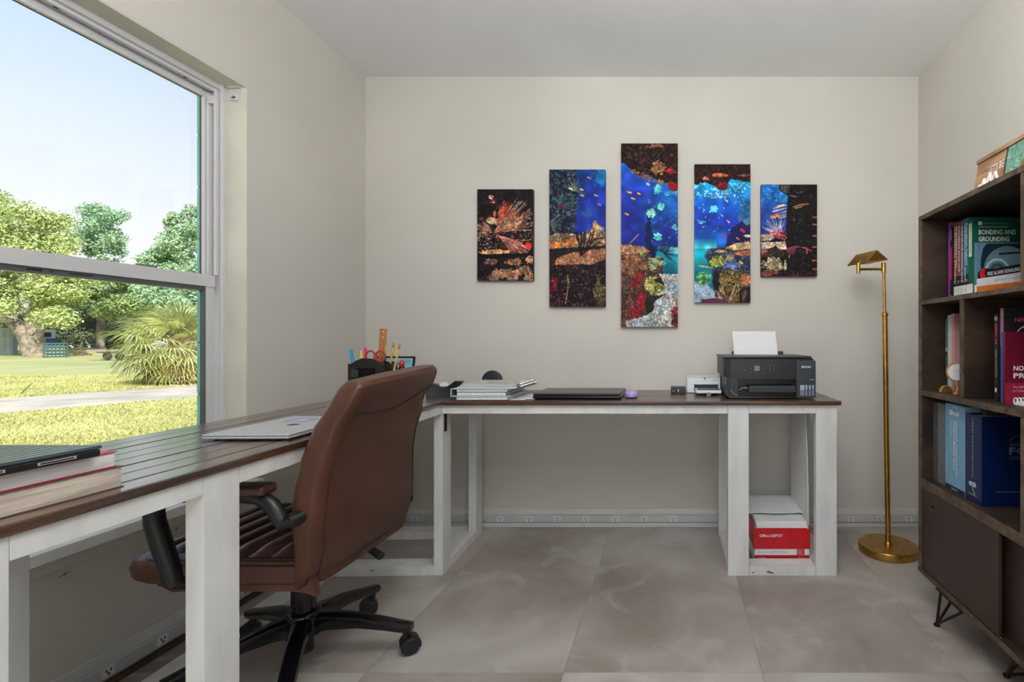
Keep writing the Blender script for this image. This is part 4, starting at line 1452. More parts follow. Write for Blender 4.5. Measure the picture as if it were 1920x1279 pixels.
text('BONDING AND', WHT, b, facing_cam(0.020, -0.0004, 0.214), 0.128, 0.017, bold=0.025)
text('GROUNDING', WHT, b, facing_cam(0.020, -0.0004, 0.190), 0.106, 0.017, bold=0.025)
text('UNDERSTANDING NEC REQUIREMENTS FOR', WHT, b, facing_cam(0.020, -0.0004, 0.237), 0.10, 0.005)
text('BASED ON THE NATIONAL ELECTRICAL CODE', solid((180, 205, 190), 0.5), b, facing_cam(0.036, -0.0004, 0.250), 0.085, 0.004)
bx('publisher_mark', WHT, b, 0.019, 0.031, -0.0004, 0.0002, 0.247, 0.259)
b = book('book', 'book with a blue grey wheel picture and orange foot standing before the green one', gy - 0.001, 0.013, 0.184, 0.212, Z1, XS + 0.004, solid((94, 132, 152), 0.4), g1)
fn = lambda u, v, w_: (u, -0.0002 - w_, v)
m_ = MB().prism([(0.014, 0.066), (0.20, 0.092), (0.20, 0.180), (0.035, 0.180), (0.022, 0.165), (0.014, 0.13)], fn, 0, 0.0003); m_.out('cover_picture', solid((24, 44, 56), 0.4), b)


def ring_poly(cx, cz, r0, r1, a0, a1, n=14):
    A = [(cx + r1 * math.cos(math.radians(a0 + (a1 - a0) * i / n)), cz + r1 * math.sin(math.radians(a0 + (a1 - a0) * i / n))) for i in range(n + 1)]
    B = [(cx + r0 * math.cos(math.radians(a1 + (a0 - a1) * i / n)), cz + r0 * math.sin(math.radians(a1 + (a0 - a1) * i / n))) for i in range(n + 1)]
    return A + B


MB().prism(ring_poly(0.105, 0.090, 0.0, 0.082, 5, 175), fn, 0.0003, 0.0005).out('cover_picture', solid((98, 128, 142), 0.4), b)
MB().prism(ring_poly(0.070, 0.088, 0.034, 0.042, 5, 170), fn, 0.0005, 0.0007).out('cover_picture', solid((168, 190, 198), 0.4), b)
MB().prism(ring_poly(0.070, 0.088, 0.014, 0.026, 5, 170), fn, 0.0005, 0.0007).out('cover_picture', solid((60, 84, 96), 0.4), b)
MB().prism([(0.075, 0.142), (0.20, 0.15), (0.20, 0.156), (0.075, 0.148)], fn, 0.0005, 0.0007).out('cover_picture', solid((20, 30, 38), 0.4), b)
MB().prism([(0.003, 0.060), (0.205, 0.092), (0.205, 0.122), (0.055, 0.094), (0.020, 0.096), (0.003, 0.080)], fn, 0.0007, 0.0009).out('title_band', solid((30, 32, 36), 0.5), b)
MB().prism([(0.012, 0.062), (0.030, 0.065), (0.026, 0.080), (0.028, 0.100), (0.016, 0.094), (0.010, 0.078)], fn, 0.0009, 0.0011).out('red_flash', solid((216, 30, 44), 0.5), b)
Mt = frame((0.036, -0.0013, 0.070), (1, 0, 0.16), (-0.0, 0, 1))
text('FIRE ALARM SIGNALING SYSTEMS', WHT, b, Mt, 0.155, 0.013, bold=0.02)
MB().prism([(0.0, 0.034), (0.205, 0.058), (0.205, 0.092), (0.0, 0.060)], fn, 0.0003, 0.0006).out('white_band', WHT, b)
Mt = frame((0.060, -0.0009, 0.053), (1, 0, 0.13), (0, 0, 1))
text('BASED ON THE NATIONAL ELECTRICAL CODE', solid((120, 120, 120), 0.5), b, Mt, 0.085, 0.004)
MB().prism([(0.0, 0.0), (0.205, 0.0), (0.205, 0.058), (0.0, 0.034)], fn, 0.0003, 0.0006).out('orange_band', solid((222, 118, 44), 0.5), b)
Mt = frame((0.016, -0.0009, 0.012), (1, 0, 0.13), (0, 0, 1))
text('FREE ONLINE COMPANION', WHT, b, Mt, 0.11, 0.007, bold=0.01)
bx('spine_base', WHT, b, -0.0006, 0.0001, 0.0, 0.0126, 0.0, 0.04)

# --- middle shelf, left compartment: magazines, clock, gold dome
g2 = 'slim books in the middle shelf left compartment'
for i, (lb, c, th_, h, x) in enumerate([
        ('dark spined slim book leftmost on the middle shelf', (36, 42, 48), 0.016, 0.272, 1.024),
        ('blue spined slim book beside the dark one on the middle shelf', (70, 110, 140), 0.008, 0.279, 1.022),
        ('pale aqua slim book behind the round clock', (178, 206, 212), 0.012, 0.281, 1.02),
        ('cream slim book behind the round clock', (214, 206, 186), 0.012, 0.281, 1.02),
        ('dusty pink book beside the shelf divider', (206, 152, 156), 0.018, 0.285, 1.02)]):
    b = book('book', lb, 1.906 - [0, 0.0165, 0.025, 0.0375, 0.05][i], th_ - 0.0006, h, 0.21, Z2, x, solid(c, 0.5), g2)
    if i == 0:
        text('PHOTOVOLTAICS', solid((150, 196, 176), 0.5), b, spine_down(-0.0006, 0.013, 0.266), 0.10, 0.009, bold=0.02)
        text('EXAM PREP', solid((190, 190, 200), 0.5), b, spine_down(-0.0006, 0.011, 0.13), 0.06, 0.005)
        bx('spine_patch', solid((180, 166, 150), 0.5), b, -0.0006, 0.0001, 0.002, 0.013, 0.145, 0.162)
    if i == 2:
        bx('spine_patch', solid((214, 196, 120), 0.5), b, -0.0006, 0.0001, 0.002, 0.010, 0.10, 0.14)
dome = MB()
dome.lathe([(0.023, -0.007), (0.0245, 0), (0.023, 0.007), (0.008, 0.009)], 40, (0, 0, 0), 'y')
# keep the upper half only
bmesh.ops.bisect_plane(dome.bm, geom=dome.bm.verts[:] + dome.bm.edges[:] + dome.bm.faces[:], plane_co=(0, 0, 0), plane_no=(0, 0, -1), clear_outer=True)
o = dome.out('half_disc', M_gold, smooth=True)
o.location = (0.992, 1.845, Z2)
o.rotation_euler = (0, 0, 0.25)
tag(o, 'small gold half disc ornament on the middle shelf left of the clock', 'ornament')
ck = thing('desk_clock', 'small round white clock with gold rim and feet on the middle shelf', 'clock', (0.985, 1.762, Z2), math.radians(-10))
MB().lathe([(0.029, -0.006), (0.032, -0.005), (0.0325, 0.004), (0.028, 0.008)], 40, (0, 0, 0.077), 'y').out('rim', M_gold, ck, smooth=True)
MB().lathe([(0.0285, -0.0066), (0.0285, -0.005)], 40, (0, 0, 0.077), 'y').out('dial', M_white, ck)
MB().prism([(-0.001, 0), (0.001, 0), (0.0004, 0.020), (-0.0004, 0.020)], lambda u, v, w_: (u + v * 0.5, -0.0068 - w_, 0.077 + v * 0.8), 0, 0.0004).out('hand', M_gold, ck)
MB().prism([(-0.001, 0), (0.001, 0), (0.0004, 0.014), (-0.0004, 0.014)], lambda u, v, w_: (u - v * 0.9, -0.0068 - w_, 0.077 + v * 0.3), 0, 0.0004).out('hand', M_gold, ck)
MB().tube([(0.0, 0, 0.046), (0.006, 0, 0.02), (0.0, 0, 0.006)], [0.003, 0.005, 0.004], 10).lathe([(0.012, 0.0), (0.012, 0.004), (0.005, 0.008)], 20).out('stand', M_gold, ck, smooth=True)

# --- middle shelf, right compartment
g3 = 'code books in the middle shelf right compartment'
b = book('book', 'black code book with a pink spine title on the middle shelf', 1.556, 0.018, 0.268, 0.2, Z2, 0.986, DK, g3)
text('NFPA 70', solid((240, 60, 120), 0.4), b, spine_down(-0.0006, 0.0125, 0.238), 0.062, 0.009, bold=0.02)
text('NATIONAL ELECTRICAL CODE', WHT, b, spine_down(-0.0006, 0.010, 0.16), 0.085, 0.0045)
MB().prism(ring_poly(0, 0, 0.004, 0.006, 0, 359, 20), lambda u, v, w_: (-0.0003 - w_, 0.009 + u, 0.254 + v), 0, 0.0004).out('round_mark', WHT, b)
bx('white_mark', WHT, b, -0.0006, 0.0001, 0.006, 0.013, 0.03, 0.042)
b = book('book', 'tall dark book with a pink spine behind the maroon one', 1.537, 0.018, 0.286, 0.215, Z2, 0.992, solid((38, 32, 38), 0.4), g3)
bx('spine_panel', solid((140, 84, 110), 0.5), b, -0.0006, 0.0001, 0.001, 0.0165, 0.17, 0.284)
text('NEC HANDBOOK', solid((220, 190, 205), 0.5), b, spine_down(-0.0008, 0.012, 0.276), 0.09, 0.007)
text('NFPA', solid((214, 84, 116), 0.4), b, facing_cam(0.032, -0.0004, 0.243), 0.05, 0.012, bold=0.02)
MB().prism(ring_poly(0.075, 0.19, 0.040, 0.044, 60, 175), fn, 0, 0.0004).out('arc', solid((190, 190, 190), 0.4), b)
b = book('book', 'slim bright blue book beside the maroon one', 1.518, 0.010, 0.213, 0.2, Z2, 0.982, solid((34, 84, 168), 0.4), g3)
b = book('book', 'maroon book with large white title on its cover, middle shelf', 1.507, 0.012, 0.213, 0.205, Z2, 0.980, solid((106, 18, 44), 0.35), g3)
text('NOT', WHT, b, facing_cam(0.024, -0.0004, 0.098), 0.044, 0.015, bold=0.03)
text('PRI', WHT, b, facing_cam(0.024, -0.0004, 0.076), 0.040, 0.015, bold=0.03)
text('for Promise', solid((160, 30, 50), 0.4), b, facing_cam(0.024, -0.0004, 0.118), 0.04, 0.008)
bx('cover_base', solid((150, 24, 60), 0.4), b, 0.0, 0.205, -0.0004, 0.0002, 0.0, 0.062)
text('The NFPA 70', solid((232, 200, 210), 0.4), b, facing_cam(0.022, -0.0009, 0.047), 0.05, 0.006)
text('for Professionals', solid((232, 200, 210), 0.4), b, facing_cam(0.022, -0.0009, 0.036), 0.055, 0.006)
cbn = thing('comb_bound_booklet', 'white comb bound booklet lying below the maroon book cover', 'booklet', (0.99, 1.40, Z2), 0, None)
bx('pages', WHT, cbn, 0.004, 0.2, 0.0, 0.07, 0.0008, 0.012)
cm_ = MB()
for i in range(18):
    x = 0.010 + i * 0.0105
    cm_.tube([(x, 0.078 + 0.009 * math.cos(a), 0.010 + 0.0095 * math.sin(a)) for a in [j * math.pi / 5 for j in range(11)]], 0.0022, 6)
o = cm_.out('comb_binding', M_white, cbn, smooth=True)

# --- lower shelf
g4 = 'binders on the lower shelf'
XB = 0.966
b = book('binder', 'dark grey binder at the far end of the lower shelf', 1.905, 0.040, 0.290, 0.28, Z3, XB + 0.012, solid((78, 80, 82), 0.45), g4, 'binder', False)
b = book('binder', 'mid grey binder beside the light blue one', 1.862, 0.062, 0.291, 0.28, Z3, XB + 0.006, solid((104, 105, 107), 0.45), g4, 'binder', False)
for y_ in (0.0625, 0.0635):
    pass
for (yy, z0_, z1_) in ((1.8625, 0.20, 0.285), (1.8625, 0.07, 0.10)):
    bx('clasp', M_black, b, 0.0, 0.004, 0.0635, 0.0665, z0_, z1_)
b = book('binder', 'light blue manual with white spine lettering on the lower shelf', 1.797, 0.120, 0.299, 0.28, Z3, XB, solid((112, 158, 186), 0.4), g4, 'binder', False)
text('Bicsi', WHT, b, spine_flat(-0.0006, 0.092, 0.262), 0.058, 0.017, bold=0.02)
MB().prism(ring_poly(0.065, 0.276, 0.016, 0.0175, 20, 160), lambda u, v, w_: (-0.0002 - w_, u - 0.005, v), 0, 0.0004).out('logo_arc', WHT, b)
text('Information Transport Systems', WHT, b, spine_down(-0.0006, 0.055, 0.242), 0.19, 0.010, bold=0.02)
text('Installation Methods Manual', WHT, b, spine_down(-0.0006, 0.068, 0.242), 0.165, 0.010, bold=0.02)
text('Seventh Edition', WHT, b, spine_down(-0.0006, 0.085, 0.242), 0.06, 0.006)
bx('spine_base', solid((20, 40, 60), 0.4), b, -0.0005, 0.0001, 0.0005, 0.1195, 0.0, 0.018)
text('BICSI', WHT, b, spine_flat(-0.001, 0.078, 0.005), 0.034, 0.007)
b = book('binder', 'dark blue thick binder with white spaced lettering, nearest on the lower shelf', 1.674, 0.088, 0.281, 0.29, Z3, XB, solid((8, 28, 72), 0.3), g4, 'binder', False)
text('F L O R I D A   C O N T R A C T O R S   M A N U A L', WHT, b, spine_down(-0.0006, 0.050, 0.268), 0.19, 0.006)
q = MB()
q.prism([(0.02, 0.058), (0.03, 0.064), (0.045, 0.063), (0.055, 0.066), (0.062, 0.056), (0.058, 0.050), (0.025, 0.050)], lambda u, v, w_: (-0.0003 - w_, 0.09 - u, v), 0, 0.0004)
q.prism(ring_poly(0.030, 0.045, 0.016, 0.018, -80, 80), lambda u, v, w_: (-0.0003 - w_, u, v), 0, 0.0004)
q.out('seal_mark', solid((190, 200, 214), 0.5), b)
text('FLORIDA', solid((30, 60, 110), 0.5), b, spine_flat(-0.0009, 0.066, 0.053), 0.03, 0.006)
text('CONTRACTOR', WHT, b, spine_flat(-0.0006, 0.075, 0.022), 0.05, 0.003)
GR_ = solid((120, 132, 152), 0.4)
text('FLORIDA', GR_, b, facing_cam(0.090, -0.0004, 0.190), 0.056, 0.008, bold=0.02)
text('FC', GR_, b, facing_cam(0.086, -0.0004, 0.162), 0.056, 0.024, bold=0.03)
text('CONTRACTORS', GR_, b, facing_cam(0.086, -0.0004, 0.148), 0.062, 0.009)
MB().prism(ring_poly(0.115, 0.19, 0.030, 0.0315, 40, 150), fn, 0, 0.0004).out('logo_arc', GR_, b)
bx('cover_line', GR_, b, 0.045, 0.27, -0.0004, 0.0002, 0.045, 0.0465)
kb = thing('cable_bundle', 'small crumpled grey cable bundle lying on top of the blue binder', 'cable', (1.0, 1.632, Z3 + 0.2815))
rr = random.Random(3)
pts = [(0.0, 0.0, 0.006)]
for i in range(26):
    a = i * 0.9
    pts.append((0.035 + 0.033 * math.cos(a) * rr.uniform(0.5, 1), 0.018 * math.sin(a) * rr.uniform(0.6, 1), 0.006 + 0.011 * rr.random()))
MB().tube(pts, 0.0035, 6).out('cord', solid((98, 92, 86), 0.6), kb, smooth=True)
MB().box(0.0, 0.03, -0.012, 0.012, 0.0003, 0.014, 0.003).out('plug', solid((60, 58, 56), 0.5), kb, smooth=True)

# --- wooden photo board on top of the shelf, leaning on the wall
pb_ = thing('photo_board', 'wooden photo board with white lettering leaning on top of the bookshelf', 'picture frame', (1.04, 1.766, 1.487))
Mlean = Matrix.Rotation(math.radians(-9), 4, 'Y')
t = MB()
for i in range(3):
    t.box(0.0, 0.018, -0.52, 0.0, i * 0.0525, i * 0.0525 + 0.0515, 0.001, mtx=None)
bmesh.ops.transform(t.bm, matrix=Matrix.Rotation(math.radians(9), 4, 'Y'), verts=t.bm.verts)
t.out('planks', M_frame, pb_)
ML = Matrix.Rotation(math.radians(9), 4, 'Y')
t = MB().box(-0.006, 0.0, -0.52, 0.0, 0.143, 0.157, 0.001)
bmesh.ops.transform(t.bm, matrix=ML, verts=t.bm.verts); t.out('frame_edge', M_frame, pb_)


def lean(u, v, w_):
    p = ML @ Vector((-w_, -u, v))
    return (p.x, p.y, p.z)


Mt = ML @ frame((-0.0012, -0.075, 0.086), (0, -1, 0), (0, 0, 1))
text("LET'S BE", solid((226, 216, 208), 0.6), pb_, Mt, 0.075, 0.026, bold=0.02)
q = MB()
for (a, b2) in (((0.004, 0.010), (0.040, 0.060)), ((0.040, 0.060), (0.046, 0.040)), ((0.046, 0.040), (0.060, 0.075)), ((0.060, 0.075), (0.070, 0.036)), ((0.070, 0.036), (0.088, 0.085)),
                ((0.088, 0.085), (0.100, 0.050)), ((0.100, 0.050), (0.118, 0.080)), ((0.118, 0.080), (0.132, 0.052)), ((0.075, 0.040), (0.066, 0.030))):
    q.tube([lean(a[0], a[1], 0.003), lean(b2[0], b2[1], 0.003)], 0.0042, 8)
q.out('white_script', solid((238, 230, 226), 0.5), pb_, smooth=True)
P_ = Paint(90, 60, (110, 160, 140), 1)
P_.mottle(np.ones((60, 90)), (70, 120, 100), 0.8); P_.mottle(np.ones((60, 90)), (170, 214, 206), 0.7, 0.25)
P_.poly([(0, 60), (20, 40), (30, 14), (46, 8), (60, 20), (90, 30), (90, 60)], (132, 98, 60), 0.3)
P_.poly([(30, 60), (36, 34), (70, 24), (90, 40), (90, 60)], (118, 122, 124), 0.1)
P_.line(32, 52, 38, 34, 2, (214, 216, 216)); P_.line(38, 34, 68, 24, 2, (214, 216, 216))
P_.to_mesh('photo', lambda u, v: np.stack([np.array([lean(0.165 + a * 0.30, 0.141 - b * 0.135, 0.0015) for a, b in zip(u, v)])[:, k_] for k_ in range(3)], 1), M_photo, pb_)
t = MB().box(-0.0025, 0.0, -0.165, -0.160, 0.0, 0.143)
bmesh.ops.transform(t.bm, matrix=ML, verts=t.bm.verts); t.out('photo_border', DK, pb_)

# ================================================================== THINGS ON THE BACK DESK
DT = TOP + 0.0003
# printer
pr = thing('printer', 'black inkjet printer with ink tank windows on the back desk', 'printer', (0.225, 2.25, DT))
bd = MB()
bd.box(0.012, 0.345, 0.03, 0.33, 0.004, 0.10, 0.006)
bd.box(0.0, 0.41, 0.035, 0.34, 0.095, 0.178, 0.006)
body = bd.out('body', M_black, pr, smooth=True)
MB().box(-0.004, 0.400, 0.03, 0.345, 0.1785, 0.1885, 0.004).out('scanner_lid', M_dgrey, pr, smooth=True)
cp = MB()
cp.prism([(0.012, 0.006), (0.030, 0.0), (0.325, 0.0), (0.325, 0.034), (0.012, 0.034)], lambda u, v, w_: (u, v, w_), 0.088, 0.176)
panel = cp.out('control_panel', solid((34, 34, 38), 0.3), pr)
bx('button', M_grey, panel, 0.136, 0.160, -0.0012, 0.0005, 0.124, 0.147, 0.0005)
i = 0
for (x, z) in ((0.092, 0.128), (0.120, 0.135), (0.120, 0.118), (0.148, 0.114), (0.176, 0.118), (0.176, 0.135), (0.148, 0.156), (0.205, 0.147), (0.222, 0.145), (0.222, 0.128), (0.206, 0.126), (0.205, 0.136)):
    MB().lathe([(0.0022, -0.001), (0.0022, 0.0005)], 8, (x, 0, z), 'y').out('button', M_grey, panel)
bx('button', M_dgrey, panel, 0.082, 0.102, -0.001, 0.0005, 0.144, 0.150)
# lower front: recessed bay, tray
fr_ = MB()
fr_.prism([(0.012, 0.010), (0.03, 0.002), (0.062, 0.002), (0.062, 0.035), (0.012, 0.035)], lambda u, v, w_: (u, v, w_), 0.012, 0.0875)
fr_.out('front_corner', M_dgrey, body)
MB().box(0.02, 0.33, -0.004, 0.2, 0.0, 0.012, 0.004).out('foot_plate', M_gloss, body, smooth=True)
bx('output_bay', M_gloss, body, 0.062, 0.325, 0.028, 0.0305, 0.014, 0.088)
ty_ = MB()
ty_.box(0.108, 0.315, -0.018, 0.06, 0.036, 0.042, 0.002)
ty_.box(0.108, 0.315, -0.020, -0.012, 0.030, 0.060, 0.003)
ty_.out('output_tray', M_dgrey, pr, smooth=True)
MB().tube([(0.03, -0.002, 0.042), (0.04, -0.004, 0.026), (0.06, -0.006, 0.014)], 0.0025, 8).out('trim_curve', M_grey, body, smooth=True)
MB().tube([(0.068, 0.01, 0.038), (0.085, 0.0, 0.05), (0.106, 0.0, 0.048)], 0.003, 8).out('lever', M_grey, body, smooth=True)
tk = MB().box(0.322, 0.408, -0.006, 0.12, 0.004, 0.170, 0.004).out('ink_tank', solid((52, 60, 68), 0.35), pr, smooth=True)
text('EPSON', WHT, tk, facing_cam(0.344, -0.0066, 0.137), 0.040, 0.0095, bold=0.02)
text('ET-2800', WHT, tk, facing_cam(0.380, -0.0066, 0.084), 0.020, 0.004)
bx('tank_line', M_black, tk, 0.322, 0.408, -0.0064, -0.0058, 0.0735, 0.0750)
for k_, (x0, x1) in enumerate(((0.337, 0.357), (0.361, 0.370), (0.376, 0.385), (0.390, 0.399))):
    bx('tank_window', solid((128, 136, 152), 0.2), tk, x0, x1, -0.0068, -0.0058, 0.014, 0.062, 0.0002)
    bx('ink_level', solid((176, 182, 196), 0.3), tk, x0 + 0.001, x1 - 0.001, -0.0072, -0.0067, 0.04 + 0.003 * k_, 0.061)
bx('rear_guide', M_dgrey, pr, 0.07, 0.33, 0.300, 0.312, 0.17, 0.205, 0.003)
q = MB()
q.prism([(0.082, 0.16), (0.302, 0.16), (0.290, 0.305), (0.074, 0.305)], lambda u, v, w_: (u, 0.285 - w_ + (v - 0.16) * 0.18, v), 0, 0.004)
o = q.out('paper_stack', M_paper); o.location = (0.225, 2.25, DT)
o.location.z = DT
tag(o, 'white paper standing in the rear feed of the black printer', 'paper')
# white photo printer
wp_ = thing('photo_printer', 'small white photo printer with grey tray beside the black printer', 'printer', (0.068, 2.50, DT))
MB().box(0, 0.166, 0.0, 0.12, 0.0, 0.076, 0.005).out('body', M_white, wp_, smooth=True)
MB().box(-0.0005, 0.1665, -0.001, 0.121, 0.0765, 0.0795, 0.001).out('lid', M_white, wp_, smooth=True)
bx('slot', M_gloss, wp_, 0.036, 0.154, -0.0012, 0.004, 0.010, 0.041)
bx('slot_frame', M_grey, wp_, 0.030, 0.160, -0.0008, 0.002, 0.041, 0.0425)
text('SELPHY', M_grey, wp_, facing_cam(0.128, -0.0008, 0.060), 0.030, 0.005)
MB().lathe([(0.004, -0.001), (0.004, 0.001)], 12, (0.088, -0.0005, 0.071), 'y').out('button', M_dgrey, wp_)
q = MB()
q.box(0.040, 0.158, -0.135, -0.002, 0.012, 0.026, 0.003)
tray = q.out('paper_tray', M_white, wp_, smooth=True)
bx('tray_cover', M_dgrey, tray, 0.046, 0.152, -0.128, -0.004, 0.0258, 0.0285, 0.001)
bx('tray_tab', M_grey, tray, 0.088, 0.108, -0.142, -0.125, 0.0002, 0.016, 0.001)
# black card box
kb = thing('small_box', 'small black box with a gold mark beside the white photo printer', 'box', (-0.012, 2.47, DT))
MB().box(0, 0.074, 0, 0.05, 0.0, 0.026, 0.003).out('body', M_gloss, kb, smooth=True)
MB().box(0.001, 0.073, 0.001, 0.049, 0.0262, 0.033, 0.003).out('lid', M_dgrey, kb, smooth=True)
bx('gold_mark', M_gold, kb, 0.035, 0.040, -0.0006, 0.001, 0.008, 0.022)
bx('pale_mark', M_grey, kb, 0.009, 0.020, -0.0006, 0.001, 0.010, 0.015)
# purple mouse
ms = thing('computer_mouse', 'small lilac rounded mouse on the back desk', 'mouse', (-0.190, 2.31, DT))
prof_m = [(0.024, 0.0), (0.0295, 0.004), (0.031, 0.012), (0.029, 0.021), (0.022, 0.029), (0.012, 0.033), (0.002, 0.0342)]
o = MB().lathe(prof_m, 36).out('shell', solid((176, 158, 212), 0.25), ms, smooth=True)
o.scale = (1, 1.35, 1)
o = bx('scroll_wheel', solid((220, 210, 236), 0.3), ms, -0.004, 0.004, -0.034, -0.024, 0.016, 0.026, 0.002)
# black laptop
lp = thing('laptop', 'closed black laptop lying on the back desk', 'laptop', (-0.617, 2.225, DT))
MB().box(0.0, 0.385, 0.0, 0.255, 0.002, 0.016, 0.005, 3).out('base', M_gloss, lp, smooth=True)
MB().box(0.0, 0.385, 0.002, 0.255, 0.0165, 0.027, 0.005, 3).out('lid', solid((46, 45, 46), 0.3), lp, smooth=True)
for (x, y) in ((0.03, 0.02), (0.355, 0.02), (0.03, 0.235), (0.355, 0.235)):
    MB().lathe([(0.006, 0), (0.006, 0.003)], 12, (x, y, 0)).out('foot', M_black, lp)
# stack of papers, binder, notebooks
z = DT
pg = thing('loose_papers', 'few loose white sheets at the bottom of the binder stack', 'paper', (-0.945, 2.20, z))
for i, (x0, y0, x1, y1, a) in enumerate(((0.03, 0.005, 0.30, 0.26, 0.02), (0.06, 0.02, 0.335, 0.24, -0.06))):
    m_ = MB().box(x0, x1, y0, y1, 0.0012 * i, 0.0012 * i + 0.001)
    m_.out('sheet', M_paper, pg)
z += 0.0026
b = thing('magazine', 'grey and white soft magazine under the white ring binder', 'magazine', (-0.935, 2.185, z))
MB().box(0.0, 0.222, 0.0, 0.27, 0.0, 0.0015).box(0.0, 0.222, 0.0, 0.27, 0.0115, 0.013).box(0, 0.003, 0, 0.27, 0.0015, 0.0115).out('cover', solid((170, 170, 168), 0.4), b)
bx('pages', M_paper, b, 0.0032, 0.218, 0.003, 0.267, 0.0017, 0.0113)
z += 0.0134
b = thing('ring_binder', 'white ring binder with its spine to the left in the stack', 'binder', (-0.962, 2.19, z))
q = MB()
q.box(0.0, 0.252, 0.0, 0.285, 0.0, 0.0028).box(0.0, 0.252, 0.0, 0.285, 0.0315, 0.0343).box(0.0, 0.0028, 0.0, 0.285, 0.0028, 0.0315)
q.out('cover', solid((206, 222, 218), 0.3), b)
bx('pages', solid((206, 226, 226), 0.8, scale=90), b, 0.026, 0.236, 0.004, 0.28, 0.0045, 0.0175)
bx('divider_sheets', M_paper, b, 0.024, 0.242, 0.006, 0.278, 0.021, 0.0305)
bx('red_tab_sheet', solid((120, 48, 44), 0.6), b, 0.026, 0.244, 0.005, 0.279, 0.0182, 0.0204)
bx('spine_lining', solid((90, 110, 108), 0.5), b, 0.003, 0.0045, 0.002, 0.283, 0.003, 0.0313)
ring_ = MB()
for y in (0.05, 0.14, 0.23):
    ring_.tube([(0.024 + 0.015 * math.cos(a), y, 0.017 + 0.0135 * math.sin(a)) for a in [j * math.pi / 6 for j in range(13)]], 0.0015, 6, caps=False)
ring_.out('rings', M_chrome, b, smooth=True)
z += 0.0346


def spiral_nb(label, x, y, z, wd, dp, th_, cover, col2, rz=0.0):
    b = thing('spiral_notebook', label, 'notebook', (x, y, z), rz, 'spiral notebooks on the binder stack')
    bx('back_cover', cover, b, 0, wd, 0, dp, 0, 0.0012)
    bx('pages', M_paper, b, 0.002, wd - 0.004, 0.002, dp - 0.002, 0.0013, th_ - 0.0013)
    bx('front_cover', col2, b, 0, wd, 0, dp, th_ - 0.0012, th_)
    s_ = MB()
    pts = []
    for i in range(24 * 6):
        a = i * math.pi / 3
        pts.append((wd + 0.003 + 0.0075 * math.cos(a), 0.012 + (dp - 0.024) * i / 143, th_ / 2 + 0.0085 * math.sin(a) + 0.001))
    s_.tube(pts, 0.0009, 5)
    s_.out('wire_spiral', M_chrome, b, smooth=True)
    return b


M_pat = mat('patterned_cover', (214, 214, 204), 0.4, scale=26, rgb2=(158, 164, 158), detail=2)
spiral_nb('pale spiral notebook with a dark edge, second from top of the stack', -0.935, 2.195, z, 0.262, 0.275, 0.009, solid((60, 86, 84), 0.4), solid((190, 206, 200), 0.4), -0.02)
z += 0.0092
spiral_nb('spiral notebook with grey patterned cover on top of the stack', -0.925, 2.20, z, 0.245, 0.27, 0.007, solid((96, 110, 104), 0.4), M_pat, 0.02)
# round black speaker behind the stack
sp_ = thing('round_speaker', 'round black disc shaped speaker standing behind the notebook stack', 'speaker', (-0.928, 2.60, DT))
MB().lathe([(0.043, -0.012), (0.05, -0.009), (0.052, 0.0), (0.05, 0.012), (0.04, 0.018)], 40, (0, 0, 0.053), 'y').out('body', M_black, sp_, smooth=True)
MB().lathe([(0.040, -0.0128), (0.042, -0.0118)], 32, (0, 0, 0.053), 'y').out('grille', M_dgrey, sp_)
MB().box(-0.022, 0.022, -0.014, 0.018, 0.0, 0.006, 0.002).out('foot', M_black, sp_, smooth=True)

# ================================================================== THINGS ON THE WINDOW DESK
# tape dispenser
td = thing('tape_dispenser', 'black tape dispenser with white tape roll at the desk corner', 'tape dispenser', (-1.065, 2.36, DT), 0.3)
q = MB()
q.prism([(-0.075, 0.0), (0.07, 0.0), (0.078, 0.05), (0.076, 0.068), (0.045, 0.070), (0.03, 0.056), (0.012, 0.046), (-0.012, 0.046), (-0.03, 0.058), (-0.05, 0.062), (-0.072, 0.04)], lambda u, v, w_: (u, w_, v), -0.026, 0.026)
q.out('body', M_gloss, td)
MB().lathe([(0.010, -0.011), (0.022, -0.011), (0.022, 0.011), (0.010, 0.011)], 32, (0.0, 0, 0.044), 'y').out('tape_roll', M_white, td, smooth=True)
MB().lathe([(0.008, -0.028), (0.0105, -0.0265), (0.0105, 0.0265), (0.008, 0.028)], 24, (0.0, 0, 0.036), 'y').out('spool', M_black, td, smooth=True)
MB().box(0.055, 0.082, -0.022, 0.022, 0.062, 0.069, 0.001).out('cutter', M_dgrey, td)
# pen organiser
OX, OY = -1.302, 2.20
og = thing('pen_organizer', 'black plastic desk organizer holding pens at the desk corner', 'pen holder', (OX, OY, DT), 0.05)
q = MB()
# arched front wall, body
arch = [(-0.078, 0.0), (0.078, 0.0), (0.078, 0.155), (0.06, 0.158), (0.045, 0.170), (0.02, 0.182), (-0.02, 0.184), (-0.045, 0.174), (-0.065, 0.160), (-0.078, 0.155)]
q.prism(arch, lambda u, v, w_: (u, w_, v), -0.05, -0.046)
q.prism([(-0.078, 0.0), (0.078, 0.0), (0.078, 0.165), (-0.078, 0.165)], lambda u, v, w_: (u, w_, v), 0.046, 0.05)
q.box(-0.078, -0.074, -0.05, 0.05, 0, 0.16).box(0.074, 0.078, -0.05, 0.05, 0, 0.16).box(-0.078, 0.078, -0.05, 0.05, 0, 0.004)
q.box(-0.025, -0.022, -0.05, 0.05, 0, 0.15).box(0.03, 0.033, -0.05, 0.05, 0, 0.15)
q.out('body', M_black, og)
bx('front_pocket', M_gloss, og, -0.05, 0.03, -0.060, -0.0505, 0.10, 0.135, 0.003)
bx('pocket_lip', M_gloss, og, -0.045, 0.035, -0.0545, -0.0505, 0.136, 0.142, 0.001)
bx('clip', M_dgrey, og, -0.058, -0.028, -0.064, -0.0605, 0.104, 0.137, 0.002)


